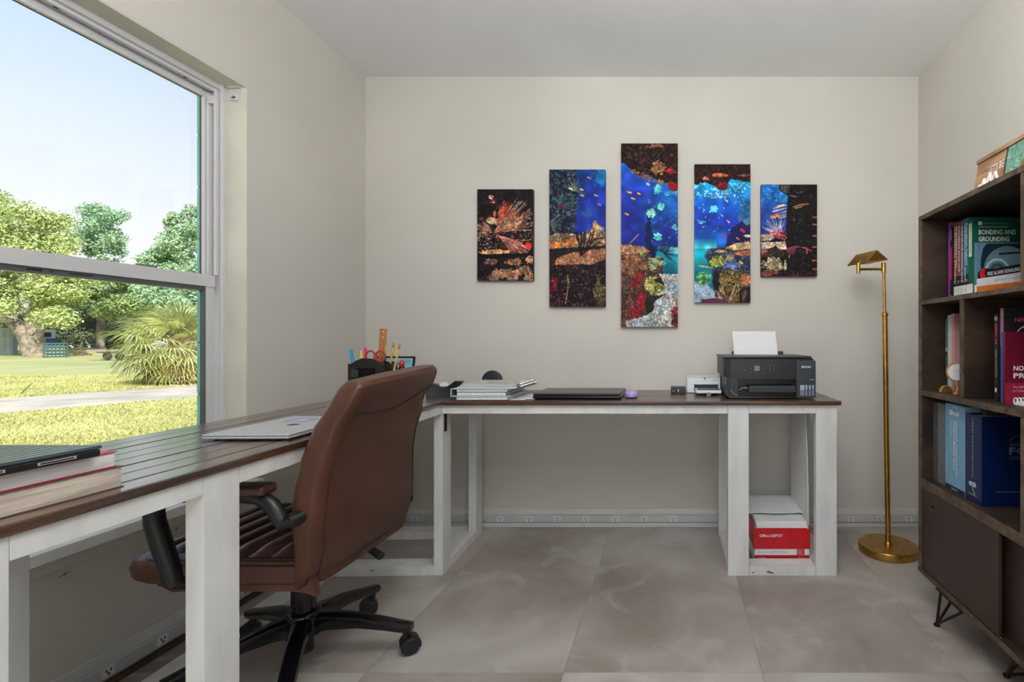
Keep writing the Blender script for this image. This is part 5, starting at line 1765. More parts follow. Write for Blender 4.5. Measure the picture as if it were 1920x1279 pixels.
def stick(name, label, cat, x, y, z0, L, tx, ty, parts, group=None):
    """parts: list of (z from, z to, r, mat, name) along the axis; leans by tx,ty"""
    t = thing(name, label, cat, (OX + x, OY + y, DT + z0), 0, group)
    t.rotation_euler = (ty, tx, 0)
    for (a, b2, r0, r1, m, nm) in parts:
        MB().lathe([(r0 * 0.9, a), (r0, a + 0.001), (r1, b2 - 0.002), (r1 * 0.8, b2)], 14).out(nm, m, t, smooth=True)
    return t


gp = 'pens and markers in the black organizer'
stick('highlighter', 'blue highlighter leftmost in the black organizer', 'marker', -0.052, -0.02, 0.026, 0.2, -0.17, 0, [(0, 0.135, .0065, .0065, solid((40, 130, 180), 0.4), 'barrel'), (0.136, 0.198, .0072, .006, solid((46, 150, 200), 0.4), 'cap')], gp)
stick('highlighter', 'yellow highlighter beside the blue one in the organizer', 'marker', -0.040, 0.005, 0.036, 0.18, -0.09, 0, [(0, 0.13, .006, .006, solid((236, 216, 70), 0.4), 'barrel'), (0.131, 0.182, .0062, .0035, solid((240, 222, 80), 0.4), 'cap')], gp)
stick('highlighter', 'pink highlighter left of the wooden ruler in the organizer', 'marker', -0.030, 0.0, 0.022, 0.2, -0.02, 0, [(0, 0.135, .0065, .0065, solid((230, 40, 110), 0.4), 'barrel'), (0.136, 0.205, .007, .0058, solid((236, 44, 116), 0.4), 'cap')], gp)
stick('pen', 'black and white pen in the right end of the organizer', 'pen', 0.052, -0.02, 0.006, 0.2, 0.06, 0,
      [(0, 0.14, .0045, .0045, WHT, 'barrel'), (0.141, 0.19, .0048, .0045, M_gloss, 'grip'), (0.191, 0.232, .0032, .0025, solid((190, 176, 70), 0.4), 'clicker')], gp)
stick('pencil', 'yellow pencil right of the scissors in the organizer', 'pencil', 0.050, 0.0, 0.006, 0.2, 0.16, 0, [(0, 0.225, .0042, .0042, solid((220, 168, 60), 0.5), 'barrel'), (0.226, 0.238, .0045, .0045, M_brass, 'ferrule'), (0.239, 0.247, .0042, .0038, solid((200, 120, 110), 0.7), 'eraser')], gp)
stick('pencil', 'yellow pencil rightmost in the organizer', 'pencil', 0.056, 0.014, 0.012, 0.2, 0.22, 0, [(0, 0.215, .0042, .0042, solid((226, 184, 84), 0.5), 'barrel'), (0.216, 0.228, .0045, .0045, M_brass, 'ferrule'), (0.229, 0.237, .0042, .0038, solid((206, 140, 120), 0.7), 'eraser')], gp)
rl = thing('ruler', 'wooden ruler with two holes standing in the organizer', 'ruler', (OX + 0.012, OY + 0.03, DT + 0.006))
rl.rotation_euler = (0, 0.05, 0)
q = MB().box(-0.0155, 0.0155, -0.0018, 0.0018, 0, 0.305, 0.0006)
q.out('blade', mat('ruler_wood', (176, 112, 62), 0.5, var=0.12, scale=30, stretch=(3, 3, 0.3)), rl)
for zz_ in (0.268, 0.292):
    MB().lathe([(0.0032, -0.0024), (0.0032, 0.0024)], 14, (0, 0, zz_), 'y').out('hole', solid((238, 214, 180), 0.6), rl)
sc = thing('scissors', 'red handled scissors standing in the black organizer', 'scissors', (OX + 0.026, OY - 0.028, DT + 0.018))
q = MB()
for cx_ in (-0.021, 0.021):
    q.tube([(cx_ + 0.0205 * math.cos(a), 0, 0.172 + 0.024 * math.sin(a)) for a in [j * math.pi / 10 for j in range(21)]], 0.0038, 8, caps=False)
q.tube([(-0.004, 0, 0.15), (-0.003, 0, 0.19)], [0.006, 0.004], 8).tube([(0.004, 0, 0.15), (0.003, 0, 0.19)], [0.006, 0.004], 8)
q.out('handle', solid((170, 36, 48), 0.35), sc, smooth=True)
MB().box(-0.008, 0.004, -0.002, 0.0, 0.0, 0.155).box(-0.004, 0.008, 0.0, 0.002, 0.0, 0.155).out('blade', M_chrome, sc)
# red ball ended knob clipped beside the organiser
rb = thing('desk_gadget', 'red topped black gadget standing right of the organizer', 'gadget', (OX + 0.108, OY + 0.03, DT))
MB().lathe([(0.018, 0), (0.020, 0.004), (0.008, 0.01), (0.006, 0.09), (0.014, 0.105), (0.017, 0.118), (0.016, 0.135), (0.009, 0.145)], 24).out('stand', M_gloss, rb, smooth=True)
MB().lathe([(0.005, 0.142), (0.011, 0.148), (0.013, 0.157), (0.011, 0.166), (0.004, 0.172)], 24).out('red_top', solid((210, 40, 36), 0.3), rb, smooth=True)
# framed picture
pf = thing('picture_frame', 'small black framed beach picture standing on the desk corner', 'picture frame', (-1.468, 2.45, DT), -0.05)
RX = Matrix.Rotation(math.radians(-10), 4, 'X')


def tilt(mb):
    bmesh.ops.transform(mb.bm, matrix=RX, verts=mb.bm.verts)
    return mb


q = MB()
q.box(0, 0.205, 0, 0.012, 0, 0.008).box(0, 0.205, 0, 0.012, 0.176, 0.184).box(0, 0.007, 0, 0.012, 0.008, 0.176).box(0.198, 0.205, 0, 0.012, 0.008, 0.176)
tilt(q).out('frame', M_gloss, pf)
tilt(MB().box(0.007, 0.198, 0.004, 0.010, 0.008, 0.176)).out('backing', M_paper, pf)
P_ = Paint(92, 82, (120, 190, 206), 1)
P_.grad(0, (96, 180, 204), 50, (176, 218, 224)); P_.mottle(np.ones((82, 92)), (214, 232, 236), 0.6, 0.1); P_.mottle(np.ones((82, 92)), (70, 160, 190), 0.6, 0.3)
P_.grad(56, (210, 206, 200), 82, (200, 180, 160), (P_.Y > 56).astype(float))
P_.blob(50, 60, 7, 8, (110, 70, 110), 0.2); P_.blob(50, 52, 3, 3.4, (130, 90, 76), 0.1); P_.blob(60, 66, 8, 4, (70, 80, 110), 0.3)
P_.line(72, 10, 88, 4, 1, (60, 90, 110)); P_.line(66, 9, 74, 8, 1, (60, 90, 110))


def pf_fn(u, v):
    X = 0.011 + u * 0.183
    Z = 0.172 - v * 0.160
    Y = np.full_like(X, 0.0035)
    c_, s_ = math.cos(math.radians(-10)), math.sin(math.radians(-10))
    return np.stack([X, Y * c_ - Z * s_, Y * s_ + Z * c_], 1)


P_.to_mesh('photo', pf_fn, M_photo, pf)
q = MB().tube([(0.1, 0.03, 0.12), (0.1, 0.085, 0.003)], 0.005, 6).out('stand', M_black, pf)
# silver laptop
sl_ = thing('laptop', 'closed silver laptop on the window desk left of the chair', 'laptop', (-1.003, 1.322, DT), math.radians(1.6))
MB().box(-0.222, 0, 0, 0.325, 0.003, 0.010, 0.003, 3).out('base', M_silver, sl_, smooth=True)
lid = MB().box(-0.222, 0, 0, 0.325, 0.0105, 0.0155, 0.002, 3).out('lid', M_silver, sl_, smooth=True)
for (x, y) in ((-0.2, 0.02), (-0.02, 0.02), (-0.2, 0.3), (-0.02, 0.3)):
    MB().lathe([(0.005, 0), (0.005, 0.004)], 10, (x, y, 0)).out('foot', M_dgrey, sl_)
q = MB().prism([(-0.098 + 0.016 * math.cos(a), 0.155 + 0.014 * math.sin(a)) for a in [j * math.pi / 8 for j in range(16)]], lambda u, v, w_: (u, v, 0.0156 + w_), 0, 0.0003)
q.out('round_mark', M_dgrey, lid)
q = MB().prism([(-0.16, 0.20), (-0.10, 0.205), (-0.085, 0.25), (-0.12, 0.285), (-0.165, 0.27), (-0.175, 0.23)], lambda u, v, w_: (u, v, 0.0156 + w_), 0, 0.0003)
q.out('sticker', solid((140, 156, 196), 0.3), lid)
q = MB().prism([(-0.15, 0.215), (-0.12, 0.222), (-0.11, 0.25), (-0.14, 0.262)], lambda u, v, w_: (u, v, 0.0159 + w_), 0, 0.0003)
q.out('sticker', solid((200, 206, 226), 0.3), lid)
# two thick books and a black laptop on them at the near end
def thick_book(label, x0, x1, y0, y1, z0, th_, cover, pages, wav):
    b = thing('thick_book', label, 'book', ((x0 + x1) / 2, (y0 + y1) / 2, z0), 0, 'thick books under the black laptop')
    hx, hy = (x1 - x0) / 2, (y1 - y0) / 2
    bx('back_cover', cover, b, -hx, hx, -hy, hy, 0, 0.0014)
    bx('front_cover', cover, b, -hx, hx, -hy, hy, th_ - 0.0016, th_)
    bx('spine', cover, b, -hx, -hx + 0.0014, -hy, hy, 0.0014, th_ - 0.0014)
    rings = []
    for i in range(9):
        y = -hy + 0.002 + (2 * hy - 0.004) * i / 8
        bul = wav * math.sin(i * 1.3)
        rings.append([(-hx + 0.002, y, 0.0015), (hx - 0.002 + bul, y, 0.0015), (hx + bul * 2 - 0.001, y, th_ * 0.3), (hx - 0.001 + bul, y, th_ * 0.7), (hx - 0.003, y, th_ - 0.0017), (-hx + 0.002, y, th_ - 0.0017)])
    MB().loft(rings).out('pages', pages, b)
    return b


M_pg1 = mat('aged_pages', (204, 192, 176), 0.9, var=0.14, scale=12, stretch=(1, 0.6, 26), detail=6)
M_pg2 = mat('white_pages', (222, 220, 222), 0.9, var=0.05, scale=12, stretch=(1, 0.6, 26), detail=6)
thick_book('thick book with tan aged pages at the bottom of the near pile', -1.215, -0.985, 0.63, 0.909, DT, 0.0375, solid((96, 78, 72), 0.5), M_pg1, 0.0012)
thick_book('thick white paged book with red cover above the tan one', -1.210, -0.988, 0.62, 0.900, DT + 0.0379, 0.027, solid((190, 24, 48), 0.4), M_pg2, 0.0006)
b2 = thing('laptop', 'closed black laptop lying on the pile of thick books', 'laptop', (-1.10, 0.685, DT + 0.0653))
MB().box(-0.13, 0.128, -0.175, 0.176, 0.0, 0.012, 0.003, 3).out('base', M_black, b2, smooth=True)
lid = MB().box(-0.13, 0.128, -0.175, 0.178, 0.0125, 0.0185, 0.002, 3).out('lid', solid((70, 84, 88), 0.25), b2, smooth=True)
for i in range(14):
    bx('lid_groove', M_black, lid, -0.126 + i * 0.0182, -0.1246 + i * 0.0182, -0.17, 0.172, 0.0184, 0.0188)
for (y0, y1) in ((0.09, 0.14), (0.035, 0.052), (-0.03, 0.0)):
    bx('port', solid((190, 176, 176), 0.3), b2, 0.1275, 0.1287, y0, y1, 0.004, 0.0085)
    bx('port_hole', M_black, b2, 0.1283, 0.1290, y0 + 0.003, y1 - 0.003, 0.0052, 0.0072)

# paper box in the pedestal
xb = thing('paper_box', 'red and white open carton of copy paper inside the right desk pedestal', 'box', (0.3685, 2.29, 0.0005))
q = MB()
q.box(0.0, 0.247, 0.0, 0.004, 0.0, 0.168).box(0.0, 0.247, 0.271, 0.275, 0.0, 0.168).box(0.0, 0.004, 0.004, 0.271, 0.0, 0.168).box(0.243, 0.247, 0.004, 0.271, 0.0, 0.168).box(0, 0.247, 0, 0.275, 0, 0.004)
M_red = solid((196, 16, 30), 0.45)
cart = q.out('carton', M_paper, xb)
MB().box(-0.0035, 0.2505, -0.0025, -0.0003, 0.074, 0.1685, 0.0008).box(-0.003, -0.0003, -0.0003, 0.275, 0.074, 0.175).box(0.2473, 0.2505, -0.0003, 0.275, 0.074, 0.175).out('red_sleeve', M_red, xb)
bx('red_foot', M_red, xb, 0.0, 0.247, -0.0016, -0.0002, 0.022, 0.046)
text('Office DEPOT', WHT, xb, facing_cam(0.022, -0.0030, 0.128), 0.105, 0.013, bold=0.02)
bx('red_label', M_red, xb, 0.19, 0.226, -0.0012, 0.0, 0.048, 0.072)
text('Paper\nPapel', WHT, xb, facing_cam(0.193, -0.0016, 0.051), 0.027, 0.018)
text('8 1/2 x 11  LETTER  20 lb', solid((130, 130, 150), 0.5), xb, facing_cam(0.016, -0.0006, 0.054), 0.13, 0.010)
text('COPY PRINT', WHT, xb, facing_cam(0.016, -0.0020, 0.032), 0.036, 0.005)
text('500 sheets', WHT, xb, facing_cam(0.195, -0.0020, 0.031), 0.034, 0.005)
rm = thing('paper_ream', 'tall stack of white copy paper standing out of the red carton', 'paper', (0.375, 2.295, 0.006))
for i, (z0, z1, dx, dy) in enumerate(((0.0, 0.158, 0, 0), (0.1583, 0.174, 0.002, 0.001), (0.1743, 0.190, -0.001, 0.004))):
    bx('ream', M_paper, rm, 0.002 + dx, 0.232 + dx, 0.002 + dy, 0.262, z0, z1, 0.001)
sh_ = []
q = MB()
for i in range(13):
    t = i / 12
    x = 0.345 + 0.265 * t
    zt_ = 0.2015 + 0.007 * math.sin(t * math.pi) + (0.004 if t > 0.9 else 0)
    yn = 2.372 + 0.008 * math.sin(t * 9)
    sh_.append([(x, yn, zt_ + 0.001), (x, 2.56, 0.205 + 0.002), (x, 2.64, 0.205 + 0.002), (x, 2.64, 0.209), (x, 2.56, 0.209), (x, yn, zt_ + 0.0035)])
q.loft(sh_)
o = q.out('flyer', M_paper)
tag(o, 'large white folder lying over the back of the copy paper stack', 'folder')

# blind bracket on the window reveal
bk = thing('blind_bracket', 'small white blind bracket at the top corner of the window reveal', 'bracket', (XL - 0.045, WY1 - 0.001, 1.985))
MB().box(-0.022, 0.026, -0.004, 0.0, -0.028, 0.034, 0.0015).out('plate', M_trim, bk, smooth=True)
MB().box(-0.022, 0.026, -0.016, -0.004, 0.026, 0.032, 0.002).out('flange', M_trim, bk, smooth=True)
MB().box(-0.016, 0.016, -0.012, -0.004, -0.022, -0.002, 0.003).out('latch', M_trim, bk, smooth=True)
MB().tube([(-0.008, -0.0125, -0.012), (0.010, -0.0125, -0.010)], 0.0018, 6).tube([(0, -0.0125, -0.004), (0.002, -0.0125, -0.018)], 0.0014, 6).out('screw', M_iron, bk)

# ================================================================== CANVAS PRINTS (underwater reef in five panels)
TAN, SAL, CRM, DKB = (176, 134, 108), (212, 96, 76), (222, 204, 176), (30, 24, 26)
TANS = [(176, 134, 108), (150, 104, 84), (206, 168, 140), (120, 76, 62)]


def p1():
    p = Paint(105, 171, (30, 27, 30))
    p.mottle(np.ones((p.h, p.w)), (58, 44, 44), 0.7, 0.12)
    p.mottle((p.Y > 50) & (p.Y < 110), (96, 62, 54), 0.9, 0.0)
    p.blob(30, 59, 17, 7, (206, 180, 148), 0.5)
    p.specks(p.blob(26, 20, 6, 10, (60, 30, 34), 0.3), 16, [(226, 150, 150), (214, 90, 84), (240, 210, 200)], 0.8, 1.8, 1)
    p.blob(32, 46, 3, 7, (180, 96, 72), 0.5)
    p.rays(28, 80, 170, 235, 18, 34, 28, 1.5, [(186, 140, 112), (150, 96, 76), (214, 178, 150), (120, 66, 56)], 2)
    p.rays(30, 82, -58, -8, 45, 84, 60, 1.3, [(176, 118, 92), (200, 150, 124), (150, 84, 68), (224, 186, 160)], 3)
    p.rays(38, 62, -80, -38, 18, 44, 34, 1.8, [(222, 96, 70), (232, 120, 92), (196, 66, 54)], 4)
    p.rays(38, 86, 14, 48, 34, 66, 26, 1.7, [(224, 120, 108), (236, 160, 146), (190, 80, 74), (210, 150, 130)], 5)
    p.blob(95, 104, 6, 11, (206, 52, 52), 0.5)
    p.specks((p.Y > 80) & (p.Y < 116) & (p.X < 40), 90, [(224, 204, 200), (120, 90, 110), (70, 60, 74), (196, 150, 130)], 0.6, 1.5, 6)
    p.specks((p.Y > 40) & (p.Y < 96) & (p.X > 60), 120, [(220, 190, 160), (170, 110, 84), (90, 50, 44)], 0.5, 1.3, 8)
    m = p.poly([(2, 116), (30, 112), (62, 115), (60, 122), (36, 125), (6, 120)], (206, 142, 98), 0.4)
    p.mottle(m, (236, 186, 142), 0.7)
    p.poly([(0, 123), (105, 118), (105, 126), (50, 128), (0, 128)], (24, 20, 22), 0.3)
    for (cx, cy, rx, ry) in ((26, 134, 12, 6), (70, 136, 18, 6), (98, 132, 9, 8), (46, 158, 18, 10), (66, 160, 18, 12), (84, 152, 16, 11), (98, 163, 12, 10), (34, 166, 14, 6)):
        m = p.blob(cx, cy, rx, ry, random.Random(cx).choice([(176, 124, 96), (196, 150, 116), (150, 104, 92)]), 0.8)
        p.mottle(m, (232, 190, 150), 0.8, 0.05); p.mottle(m, (80, 50, 44), 0.8, 0.22)
    return p


def p2():
    p = Paint(105, 257, (30, 44, 110))
    p.grad(0, (24, 58, 130), 150, (34, 46, 140))
    p.blob(100, 90, 50, 100, (34, 56, 164), 0.4, 1.5)
    p.blob(95, 14, 16, 18, (24, 110, 170), 0.7, 1.5)
    m = p.poly([(0, 0), (52, 0), (48, 30), (56, 60), (48, 90), (52, 130), (0, 150)], (30, 34, 52), 0.9)
    p.mottle(m, (52, 70, 84), 0.8); p.mottle(m, (92, 120, 116), 0.6, 0.25)
    p.rays(20, 70, -120, 10, 10, 32, 34, 1.0, [(60, 84, 100), (100, 120, 124), (44, 60, 80)], 1)
    p.rays(45, 40, -160, 20, 8, 24, 30, 1.0, [(66, 96, 96), (120, 130, 110), (150, 144, 116)], 2)
    p.rays(0, 100, -50, 60, 10, 26, 22, 1.2, [(120, 130, 134), (70, 84, 96)], 3)
    p.rays(0, 132, -50, 50, 10, 26, 20, 1.4, [(160, 156, 130), (110, 116, 100)], 4)
    p.rays(70, 90, -150, -20, 12, 34, 26, 0.9, [(44, 70, 130), (54, 96, 150)], 9)
    p.blob(20, 70, 5, 5, (110, 30, 54), 0.6)
    m = p.blob(85, 122, 18, 26, (186, 152, 96), 1.0)
    p.mottle(m, (222, 190, 132), 0.9); p.mottle(m, (110, 80, 56), 0.8, 0.2)
    m = p.poly([(0, 126), (24, 118), (60, 124), (105, 112), (105, 148), (60, 152), (0, 168)], (120, 96, 78), 0.6)
    p.mottle(m, (176, 150, 120), 0.9)
    m = p.poly([(0, 145), (30, 131), (56, 128), (50, 138), (20, 146), (0, 152)], (200, 104, 52), 0.4); p.mottle(m, (236, 160, 92), 0.8)
    p.poly([(0, 150), (105, 140), (105, 190), (0, 190)], (44, 34, 34), 0.2)
    m = p.poly([(0, 145), (30, 131), (56, 128), (50, 138), (20, 146), (0, 152)], (200, 104, 52), 0.4); p.mottle(m, (236, 160, 92), 0.8)
    m = p.poly([(10, 178), (14, 166), (40, 156), (70, 150), (104, 146), (105, 160), (84, 176), (50, 182), (20, 182)], (170, 116, 88), 0.3)
    p.specks(m, 300, [(206, 158, 124), (134, 84, 64), (188, 134, 104)], 0.4, 1.0, 3)
    for (x0, y0, x1, y1) in ((58, 160, 54, 130), (58, 160, 60, 118), (60, 160, 68, 122), (62, 158, 84, 130), (64, 156, 94, 136), (54, 130, 50, 116), (60, 140, 66, 118), (70, 146, 78, 118), (84, 130, 98, 128), (76, 140, 82, 116), (56, 140, 50, 124)):
        p.line(x0, y0, x1, y1, 2.2, (18, 14, 18))
    m = p.poly([(0, 180), (105, 176), (105, 257), (0, 257)], (30, 24, 28), 0.5)
    p.mottle(m, (70, 40, 48), 0.7, 0.1); p.mottle(m, (110, 86, 70), 0.6, 0.35)
    m2 = p.blob(96, 232, 14, 22, (86, 74, 50), 0.9); p.mottle(m2, (140, 120, 80), 0.8)
    m2 = p.blob(8, 214, 9, 16, (104, 22, 44), 0.9)
    p.line(36, 212, 30, 250, 2, (206, 150, 120)); p.line(34, 200, 36, 220, 3, (116, 100, 50))
    p.mottle((p.Y > 236), (90, 48, 56), 0.9, 0.05)
    p.specks(p.Y > 190, 60, [(150, 120, 110), (90, 60, 80), (170, 150, 100)], 0.5, 1.3, 4)
    for (x, y, c) in ((74, 15, (240, 160, 150)), (40, 36, (230, 220, 120)), (60, 37, (240, 226, 130)), (61, 48, (240, 226, 130)), (87, 48, (230, 230, 150)), (93, 65, (226, 130, 160))):
        p.line(x - 2.5, y - 1, x + 2.5, y + 1, 2.6, c)
    return p


def p3():
    p = Paint(106, 344, (28, 60, 170))
    p.grad(20, (24, 110, 206), 90, (36, 60, 176)); p.grad(90, (36, 60, 176), 190, (30, 40, 130), (p.Y > 90).astype(float))
    p.blob(88, 96, 42, 66, (22, 112, 190), 0.7, 1.2)
    p.blob(60, 130, 26, 60, (26, 66, 150), 0.8, 1.5)
    p.mottle((p.X > 50) & (p.Y > 70) & (p.Y < 200), (20, 44, 110), 0.7, 0.1)
    p.mottle((p.X > 50) & (p.Y > 70) & (p.Y < 190), (60, 160, 200), 0.6, 0.28)
    p.poly([(44, 250), (46, 150), (54, 120), (58, 180), (66, 220), (80, 240)], (16, 30, 74), 0.8)
    for (cx, cy, rx, ry, c) in ((69, 86, 8, 9, (70, 180, 190)), (74, 116, 9, 8, (90, 190, 170)), (56, 130, 8, 9, (110, 180, 160)), (102, 157, 6, 5, (60, 170, 210)), (68, 176, 12, 8, (60, 160, 160)), (92, 92, 16, 5, (60, 150, 210))):
        m = p.blob(cx, cy, rx, ry, c, 1.0); p.mottle(m, (150, 226, 220), 0.7, 0.1)
    m = p.poly([(70, 192), (106, 194), (106, 244), (74, 246), (60, 220)], (16, 140, 160), 0.3)
    p.blob(96, 200, 20, 6, (120, 216, 232), 0.8)
    p.grad(206, (24, 150, 172), 246, (14, 104, 128), m * (p.Y > 206))
    p.rays(78, 204, -160, 60, 14, 32, 26, 1.2, [(20, 34, 60), (30, 50, 80)], 7)
    m = p.poly([(0, 0), (106, 0), (106, 82), (94, 88), (84, 74), (66, 68), (48, 58), (30, 60), (16, 46), (4, 36), (0, 34)], (34, 20, 18), 0.5)
    p.mottle(m, (84, 56, 40), 0.8, 0.12)
    m = p.blob(68, 46, 13, 13, (130, 88, 60), 0.9); p.mottle(m, (176, 132, 92), 0.8)
    p.mottle(p.poly([(20, 44), (50, 60), (90, 74), (84, 82), (40, 66), (18, 54)]), (160, 110, 66), 0.9, 0)
    p.blob(93, 52, 12, 5, (200, 36, 54), 0.8); p.blob(96, 80, 10, 10, (170, 20, 40), 0.7)
    p.blob(62, 4, 12, 5, (150, 100, 76), 0.9)
    p.poly([(40, 240), (76, 238), (90, 262), (80, 290), (60, 330), (20, 335), (20, 250)], (40, 36, 36), 0.3)
    m = p.poly([(0, 186), (20, 190), (50, 200), (54, 214), (78, 214), (76, 240), (58, 258), (70, 270), (60, 300), (44, 300), (50, 320), (20, 330), (4, 344), (0, 344)], (78, 56, 48), 0.6)
    p.mottle(m, (150, 110, 80), 0.9, 0.0); p.mottle(m, (36, 24, 26), 0.9, 0.2)
    m = p.poly([(0, 188), (40, 192), (54, 202), (10, 208)], (176, 132, 96), 0.3)
    m = p.blob(18, 226, 20, 22, (140, 94, 70), 0.5); p.specks(m, 120, [(186, 136, 100), (90, 56, 44)], 0.5, 1.2, 5)
    m = p.blob(62, 224, 18, 12, (96, 120, 90), 0.9); p.mottle(m, (176, 180, 130), 0.9)
    p.blob(42, 230, 10, 9, (146, 112, 74), 0.6)
    m = p.poly([(42, 262), (50, 250), (76, 248), (60, 256), (84, 268), (78, 282), (58, 284), (44, 274)], (130, 124, 60), 0.5); p.mottle(m, (200, 190, 110), 0.9)
    for (cx, cy, rx, ry) in ((34, 250, 8, 10), (26, 262, 7, 8), (38, 288, 8, 14), (28, 316, 12, 10), (36, 300, 8, 10)):
        p.blob(cx, cy, rx, ry, (176, 20, 34), 1.0)
    p.mottle((p.X < 44) & (p.Y > 240), (120, 66, 66), 0.8, 0.1)
    sand = p.poly([(70, 244), (106, 244), (106, 344), (6, 344), (10, 332), (50, 322), (62, 304), (64, 286), (84, 270)], (186, 190, 190), 0.4)
    p.specks(sand, 500, [(130, 140, 142), (214, 218, 218), (96, 104, 108)], 0.3, 0.9, 6)
    p.grad(244, (214, 222, 222), 262, (184, 190, 190), sand * (p.Y < 262) * 0.8)
    p.poly([(44, 300), (48, 282), (64, 286), (84, 282), (62, 296), (58, 314), (46, 310)], (44, 42, 34), 0.4)
    p.blob(100, 326, 10, 18, (96, 36, 44), 0.9); p.mottle((p.X > 90) & (p.Y > 304), (160, 70, 70), 0.7, 0.2)
    p.line(4, 200, 32, 170, 2.5, (150, 120, 120)); p.line(2, 206, 24, 190, 2, (120, 90, 80)); p.blob(2, 205, 4, 3, (226, 130, 40), 0.4)
    for (x, y, a) in ((14, 91, 8), (33, 94, 4), (22, 103, 5), (10, 132, 5), (50, 76, 4)):
        p.line(x - a / 2, y - 1, x + a / 2, y + 1, 3.2, (242, 180, 60) if x != 50 else (220, 220, 240))
    p.blob(38, 206, 3, 3, (110, 210, 60), 0.4)
    return p


def p4():
    p = Paint(105, 259, (24, 70, 180))
    p.grad(35, (20, 160, 214), 70, (22, 96, 200)); p.grad(70, (22, 96, 200), 110, (32, 56, 170), (p.Y > 70).astype(float))
    p.grad(110, (32, 58, 172), 150, (24, 110, 196), ((p.Y > 110) & (p.X < 60)).astype(float))
    p.mottle((p.Y > 34) & (p.Y < 64), (160, 232, 244), 0.8, 0.12)
    m = p.blob(96, 90, 24, 34, (30, 104, 150), 1.0, 1.5); p.mottle(m, (80, 170, 190), 0.7, 0.1)
    p.blob(36, 85, 9, 8, (90, 190, 220), 0.8); p.blob(14, 108, 8, 3, (60, 160, 220), 0.5)
    for i in range(36):
        r = random.Random(i * 3 + 1)
        x, y = r.uniform(4, 92), r.uniform(46, 130)
        p.line(x, y, x + r.uniform(-3, 3), y + r.uniform(-1, 2), r.uniform(0.8, 1.8), r.choice([(120, 200, 236), (200, 230, 244), (60, 150, 220)]))
    p.poly([(58, 150), (70, 120), (88, 104), (105, 108), (105, 160), (60, 160)], (26, 30, 84), 0.6)
    p.blob(86, 98, 9, 6, (70, 100, 150), 0.9); p.blob(98, 106, 8, 8, (84, 120, 160), 0.9)
    p.grad(140, (22, 130, 196), 158, (90, 210, 230), ((p.Y > 140) & (p.Y < 158) & (p.X < 42)).astype(float))
    p.grad(158, (24, 170, 190), 210, (18, 120, 140), ((p.Y >= 158) & (p.X < 40)).astype(float))
    m = p.poly([(0, 0), (105, 0), (105, 40), (86, 30), (66, 28), (60, 44), (46, 48), (38, 40), (20, 34), (0, 42)], (42, 20, 22), 0.5)
    p.mottle(m, (84, 44, 40), 0.7, 0.15)
    p.blob(47, 20, 15, 4, (200, 110, 80), 0.5); p.blob(21, 27, 6, 4, (210, 110, 96), 0.6); p.blob(52, 40, 11, 8, (130, 34, 44), 0.6)
    p.blob(92, 20, 12, 2.5, (110, 84, 70), 0.8)
    m = p.poly([(18, 172), (28, 158), (56, 154), (72, 146), (105, 140), (105, 259), (30, 259), (40, 226), (30, 196)], (44, 50, 74), 0.6)
    p.mottle(m, (96, 110, 150), 0.7, 0.12)
    m = p.poly([(56, 156), (74, 148), (105, 142), (105, 158), (74, 160)], (196, 164, 118), 0.4); p.mottle(m, (226, 200, 156), 0.7)
    p.blob(90, 166, 18, 6, (196, 124, 78), 0.6); p.blob(48, 163, 12, 3, (200, 160, 112), 0.6); p.blob(99, 134, 8, 3, (206, 176, 140), 0.4)
    m = p.blob(42, 182, 14, 12, (120, 134, 60), 0.9); p.mottle(m, (196, 206, 100), 0.8)
    m = p.blob(64, 176, 12, 9, (176, 156, 104), 1.0); p.mottle(m, (110, 90, 56), 0.7)
    m = p.blob(70, 188, 14, 10, (70, 86, 130), 0.9); p.mottle(m, (130, 150, 196), 0.7)
    m = p.poly([(44, 206), (60, 196), (90, 200), (105, 216), (105, 259), (44, 259)], (120, 96, 54), 0.7); p.mottle(m, (190, 160, 90), 0.9); p.mottle(m, (40, 32, 24), 0.9, 0.2)
    p.blob(97, 216, 12, 9, (214, 128, 92), 0.7)
    m = p.poly([(84, 230), (105, 226), (105, 259), (84, 259)], (36, 30, 30), 0.4)
    p.rays(62, 262, -150, -50, 18, 46, 44, 1.2, [(190, 160, 120), (90, 70, 56), (40, 30, 28), (214, 190, 150)], 3)
    p.rays(92, 262, -100, -70, 10, 34, 16, 1.2, [(150, 130, 110), (60, 50, 46)], 4)
    p.blob(40, 222, 7, 26, (28, 30, 34), 0.7)
    sand = p.poly([(0, 216), (24, 224), (38, 242), (40, 259), (0, 259)], (158, 182, 200), 0.4); p.specks(sand, 120, [(200, 214, 224), (110, 130, 150)], 0.3, 0.9, 3)
    m = p.blob(16, 214, 15, 12, (70, 130, 80), 0.8); p.mottle(m, (130, 190, 120), 0.8)
    p.line(8, 190, 34, 194, 3, (176, 190, 140)); p.poly([(14, 254), (36, 250), (60, 254), (60, 259), (14, 259)], (110, 40, 70), 0.3)
    for (x, y, c, w_) in ((59, 55, (250, 240, 240), 2.2), (60, 68, (250, 190, 170), 2.4), (44, 57, (240, 240, 250), 1.6), (90, 124, (220, 40, 70), 5), (56, 134, (200, 40, 80), 4), (81, 139, (226, 130, 90), 3), (87, 184, (246, 150, 50), 4), (63, 107, (230, 150, 190), 3)):
        p.line(x - 2, y - 1.5, x + 2, y + 1.5, w_, c)
    return p


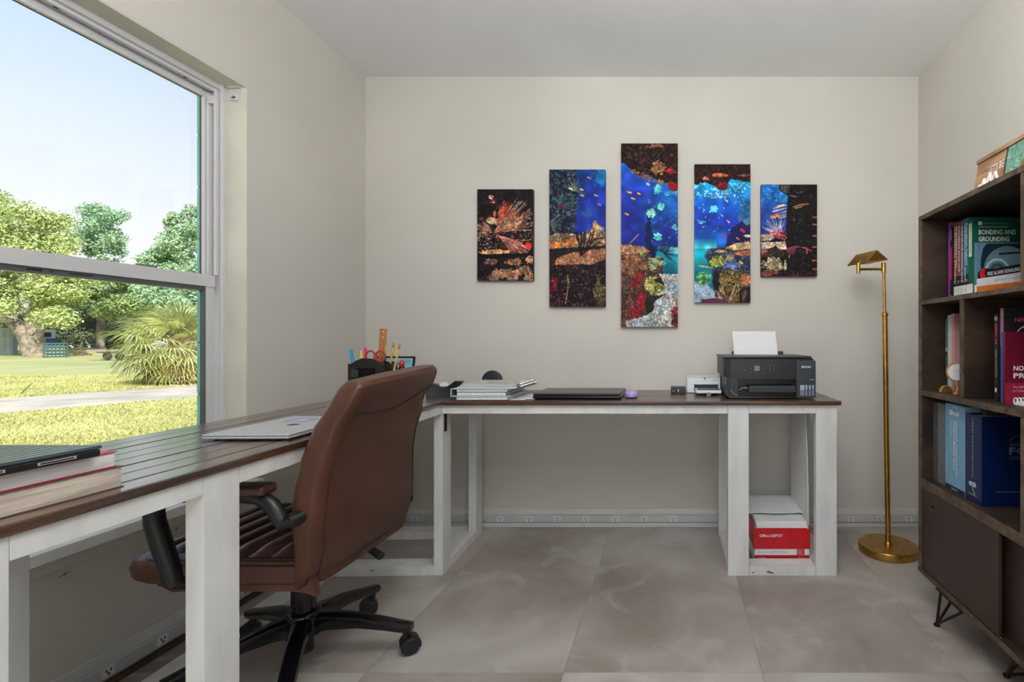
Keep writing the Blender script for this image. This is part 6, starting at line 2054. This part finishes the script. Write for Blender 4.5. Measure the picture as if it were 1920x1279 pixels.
def p5():
    p = Paint(105, 172, (24, 21, 24))
    p.mottle(np.ones((p.h, p.w)), (44, 34, 38), 0.7, 0.1)
    m = p.poly([(0, 0), (30, 0), (34, 10), (50, 22), (48, 50), (46, 86), (30, 92), (0, 96)], (30, 78, 170), 0.3)
    p.grad(0, (24, 104, 196), 90, (40, 52, 130), m)
    p.mottle(m * (p.Y < 34), (70, 170, 210), 0.7, 0.12)
    m = p.poly([(28, 0), (52, 0), (54, 16), (40, 14)], (70, 70, 56), 0.7)
    for (x0, y0, x1, y1) in ((24, 44, 46, 38), (22, 50, 46, 44), (30, 56, 46, 50), (26, 60, 46, 56), (30, 40, 42, 37), (34, 62, 46, 60)):
        p.line(x0, y0, x1, y1, 2.4, (206, 190, 170))
    p.line(18, 62, 34, 54, 5, (206, 110, 84)); p.blob(22, 60, 6, 3.5, (214, 130, 100), 0.4)
    p.rays(32, 92, -165, -60, 18, 34, 26, 1.0, [(220, 224, 230), (160, 170, 190)], 3)
    m = p.blob(32, 94, 18, 9, (186, 84, 96), 0.9); p.mottle(m, (226, 140, 150), 0.8)
    m = p.poly([(0, 94), (14, 92), (24, 100), (18, 106), (0, 106)], (206, 178, 150), 0.4)
    m = p.poly([(0, 108), (30, 108), (46, 106), (48, 122), (34, 122), (26, 114), (14, 120), (0, 120)], (196, 170, 146), 0.4); p.mottle(m, (230, 210, 190), 0.7)
    p.poly([(0, 122), (30, 118), (44, 128), (40, 136), (0, 134)], (64, 50, 44), 0.4)
    m = p.blob(22, 152, 20, 14, (196, 180, 130), 1.1); p.mottle(m, (60, 46, 40), 0.9, 0.0); p.mottle(m, (226, 214, 176), 0.7, 0.2)
    m = p.blob(10, 164, 12, 8, (120, 100, 80), 1.0)
    m = p.blob(4, 126, 8, 5, (180, 90, 110), 0.9)
    for (x0, y0, x1, y1) in ((46, 122, 62, 116), (62, 116, 80, 118), (80, 118, 94, 124), (56, 118, 52, 136), (84, 118, 86, 128)):
        p.line(x0, y0, x1, y1, 2.0, (170, 76, 100))
    m = p.blob(56, 124, 9, 7, (120, 50, 76), 1.0)
    p.line(60, 42, 72, 38, 2.6, (176, 110, 66)); p.line(72, 38, 88, 36, 3.4, (196, 110, 66)); p.line(64, 44, 76, 41, 1.6, (220, 190, 150))
    p.blob(45, 150, 3, 10, (180, 180, 150), 0.8)
    p.line(54, 20, 66, 23, 1.6, (150, 150, 130)); p.line(66, 15, 78, 14, 1.2, (110, 110, 96))
    for y in (61, 74, 96, 117, 142, 158):
        p.line(97, y, 105, y + random.Random(y).uniform(-2, 2), 2.6, (206, 96, 92))
    p.specks(p.X > 54, 70, [(90, 50, 60), (70, 60, 60), (120, 80, 80)], 0.5, 1.4, 9)
    p.mottle((p.Y > 160), (120, 44, 60), 0.8, 0.1)
    return p


DC = YB - 0.032
g5 = 'five panel reef canvas set'
for (x0, x1, y0, y1, pf_, lb) in (
        (895, 999.5, 355, 526, p1, 'short canvas print of red branching coral on black, leftmost of five'),
        (1030, 1135, 318, 575, p2, 'canvas print of a tan table coral under dark blue water, second from left'),
        (1164.5, 1271, 269, 613, p3, 'tallest canvas print, deep blue water above red rock and pale sand, centre'),
        (1302, 1407, 308, 567, p4, 'canvas print of bright blue water over a green and tan reef, second from right'),
        (1427, 1532, 346, 518, p5, 'short canvas print mostly black rock with a strip of blue, rightmost of five')):
    A = at(x0, y1, DC)
    B = at(x1, y0, DC)
    root = thing('canvas_print', lb, 'picture', (A.x, DC, A.z), 0, g5)
    W_, H_ = B.x - A.x, B.z - A.z
    bx('stretcher', solid((30, 26, 30), 0.6), root, 0, W_, 0.0004, 0.028, 0, H_, 0.002)
    P_ = pf_().weather(0.42)
    P_.to_mesh('printed_face', lambda u, v: np.stack([u * W_, np.full_like(u, -0.0002), H_ - v * H_], 1), M_print, root)
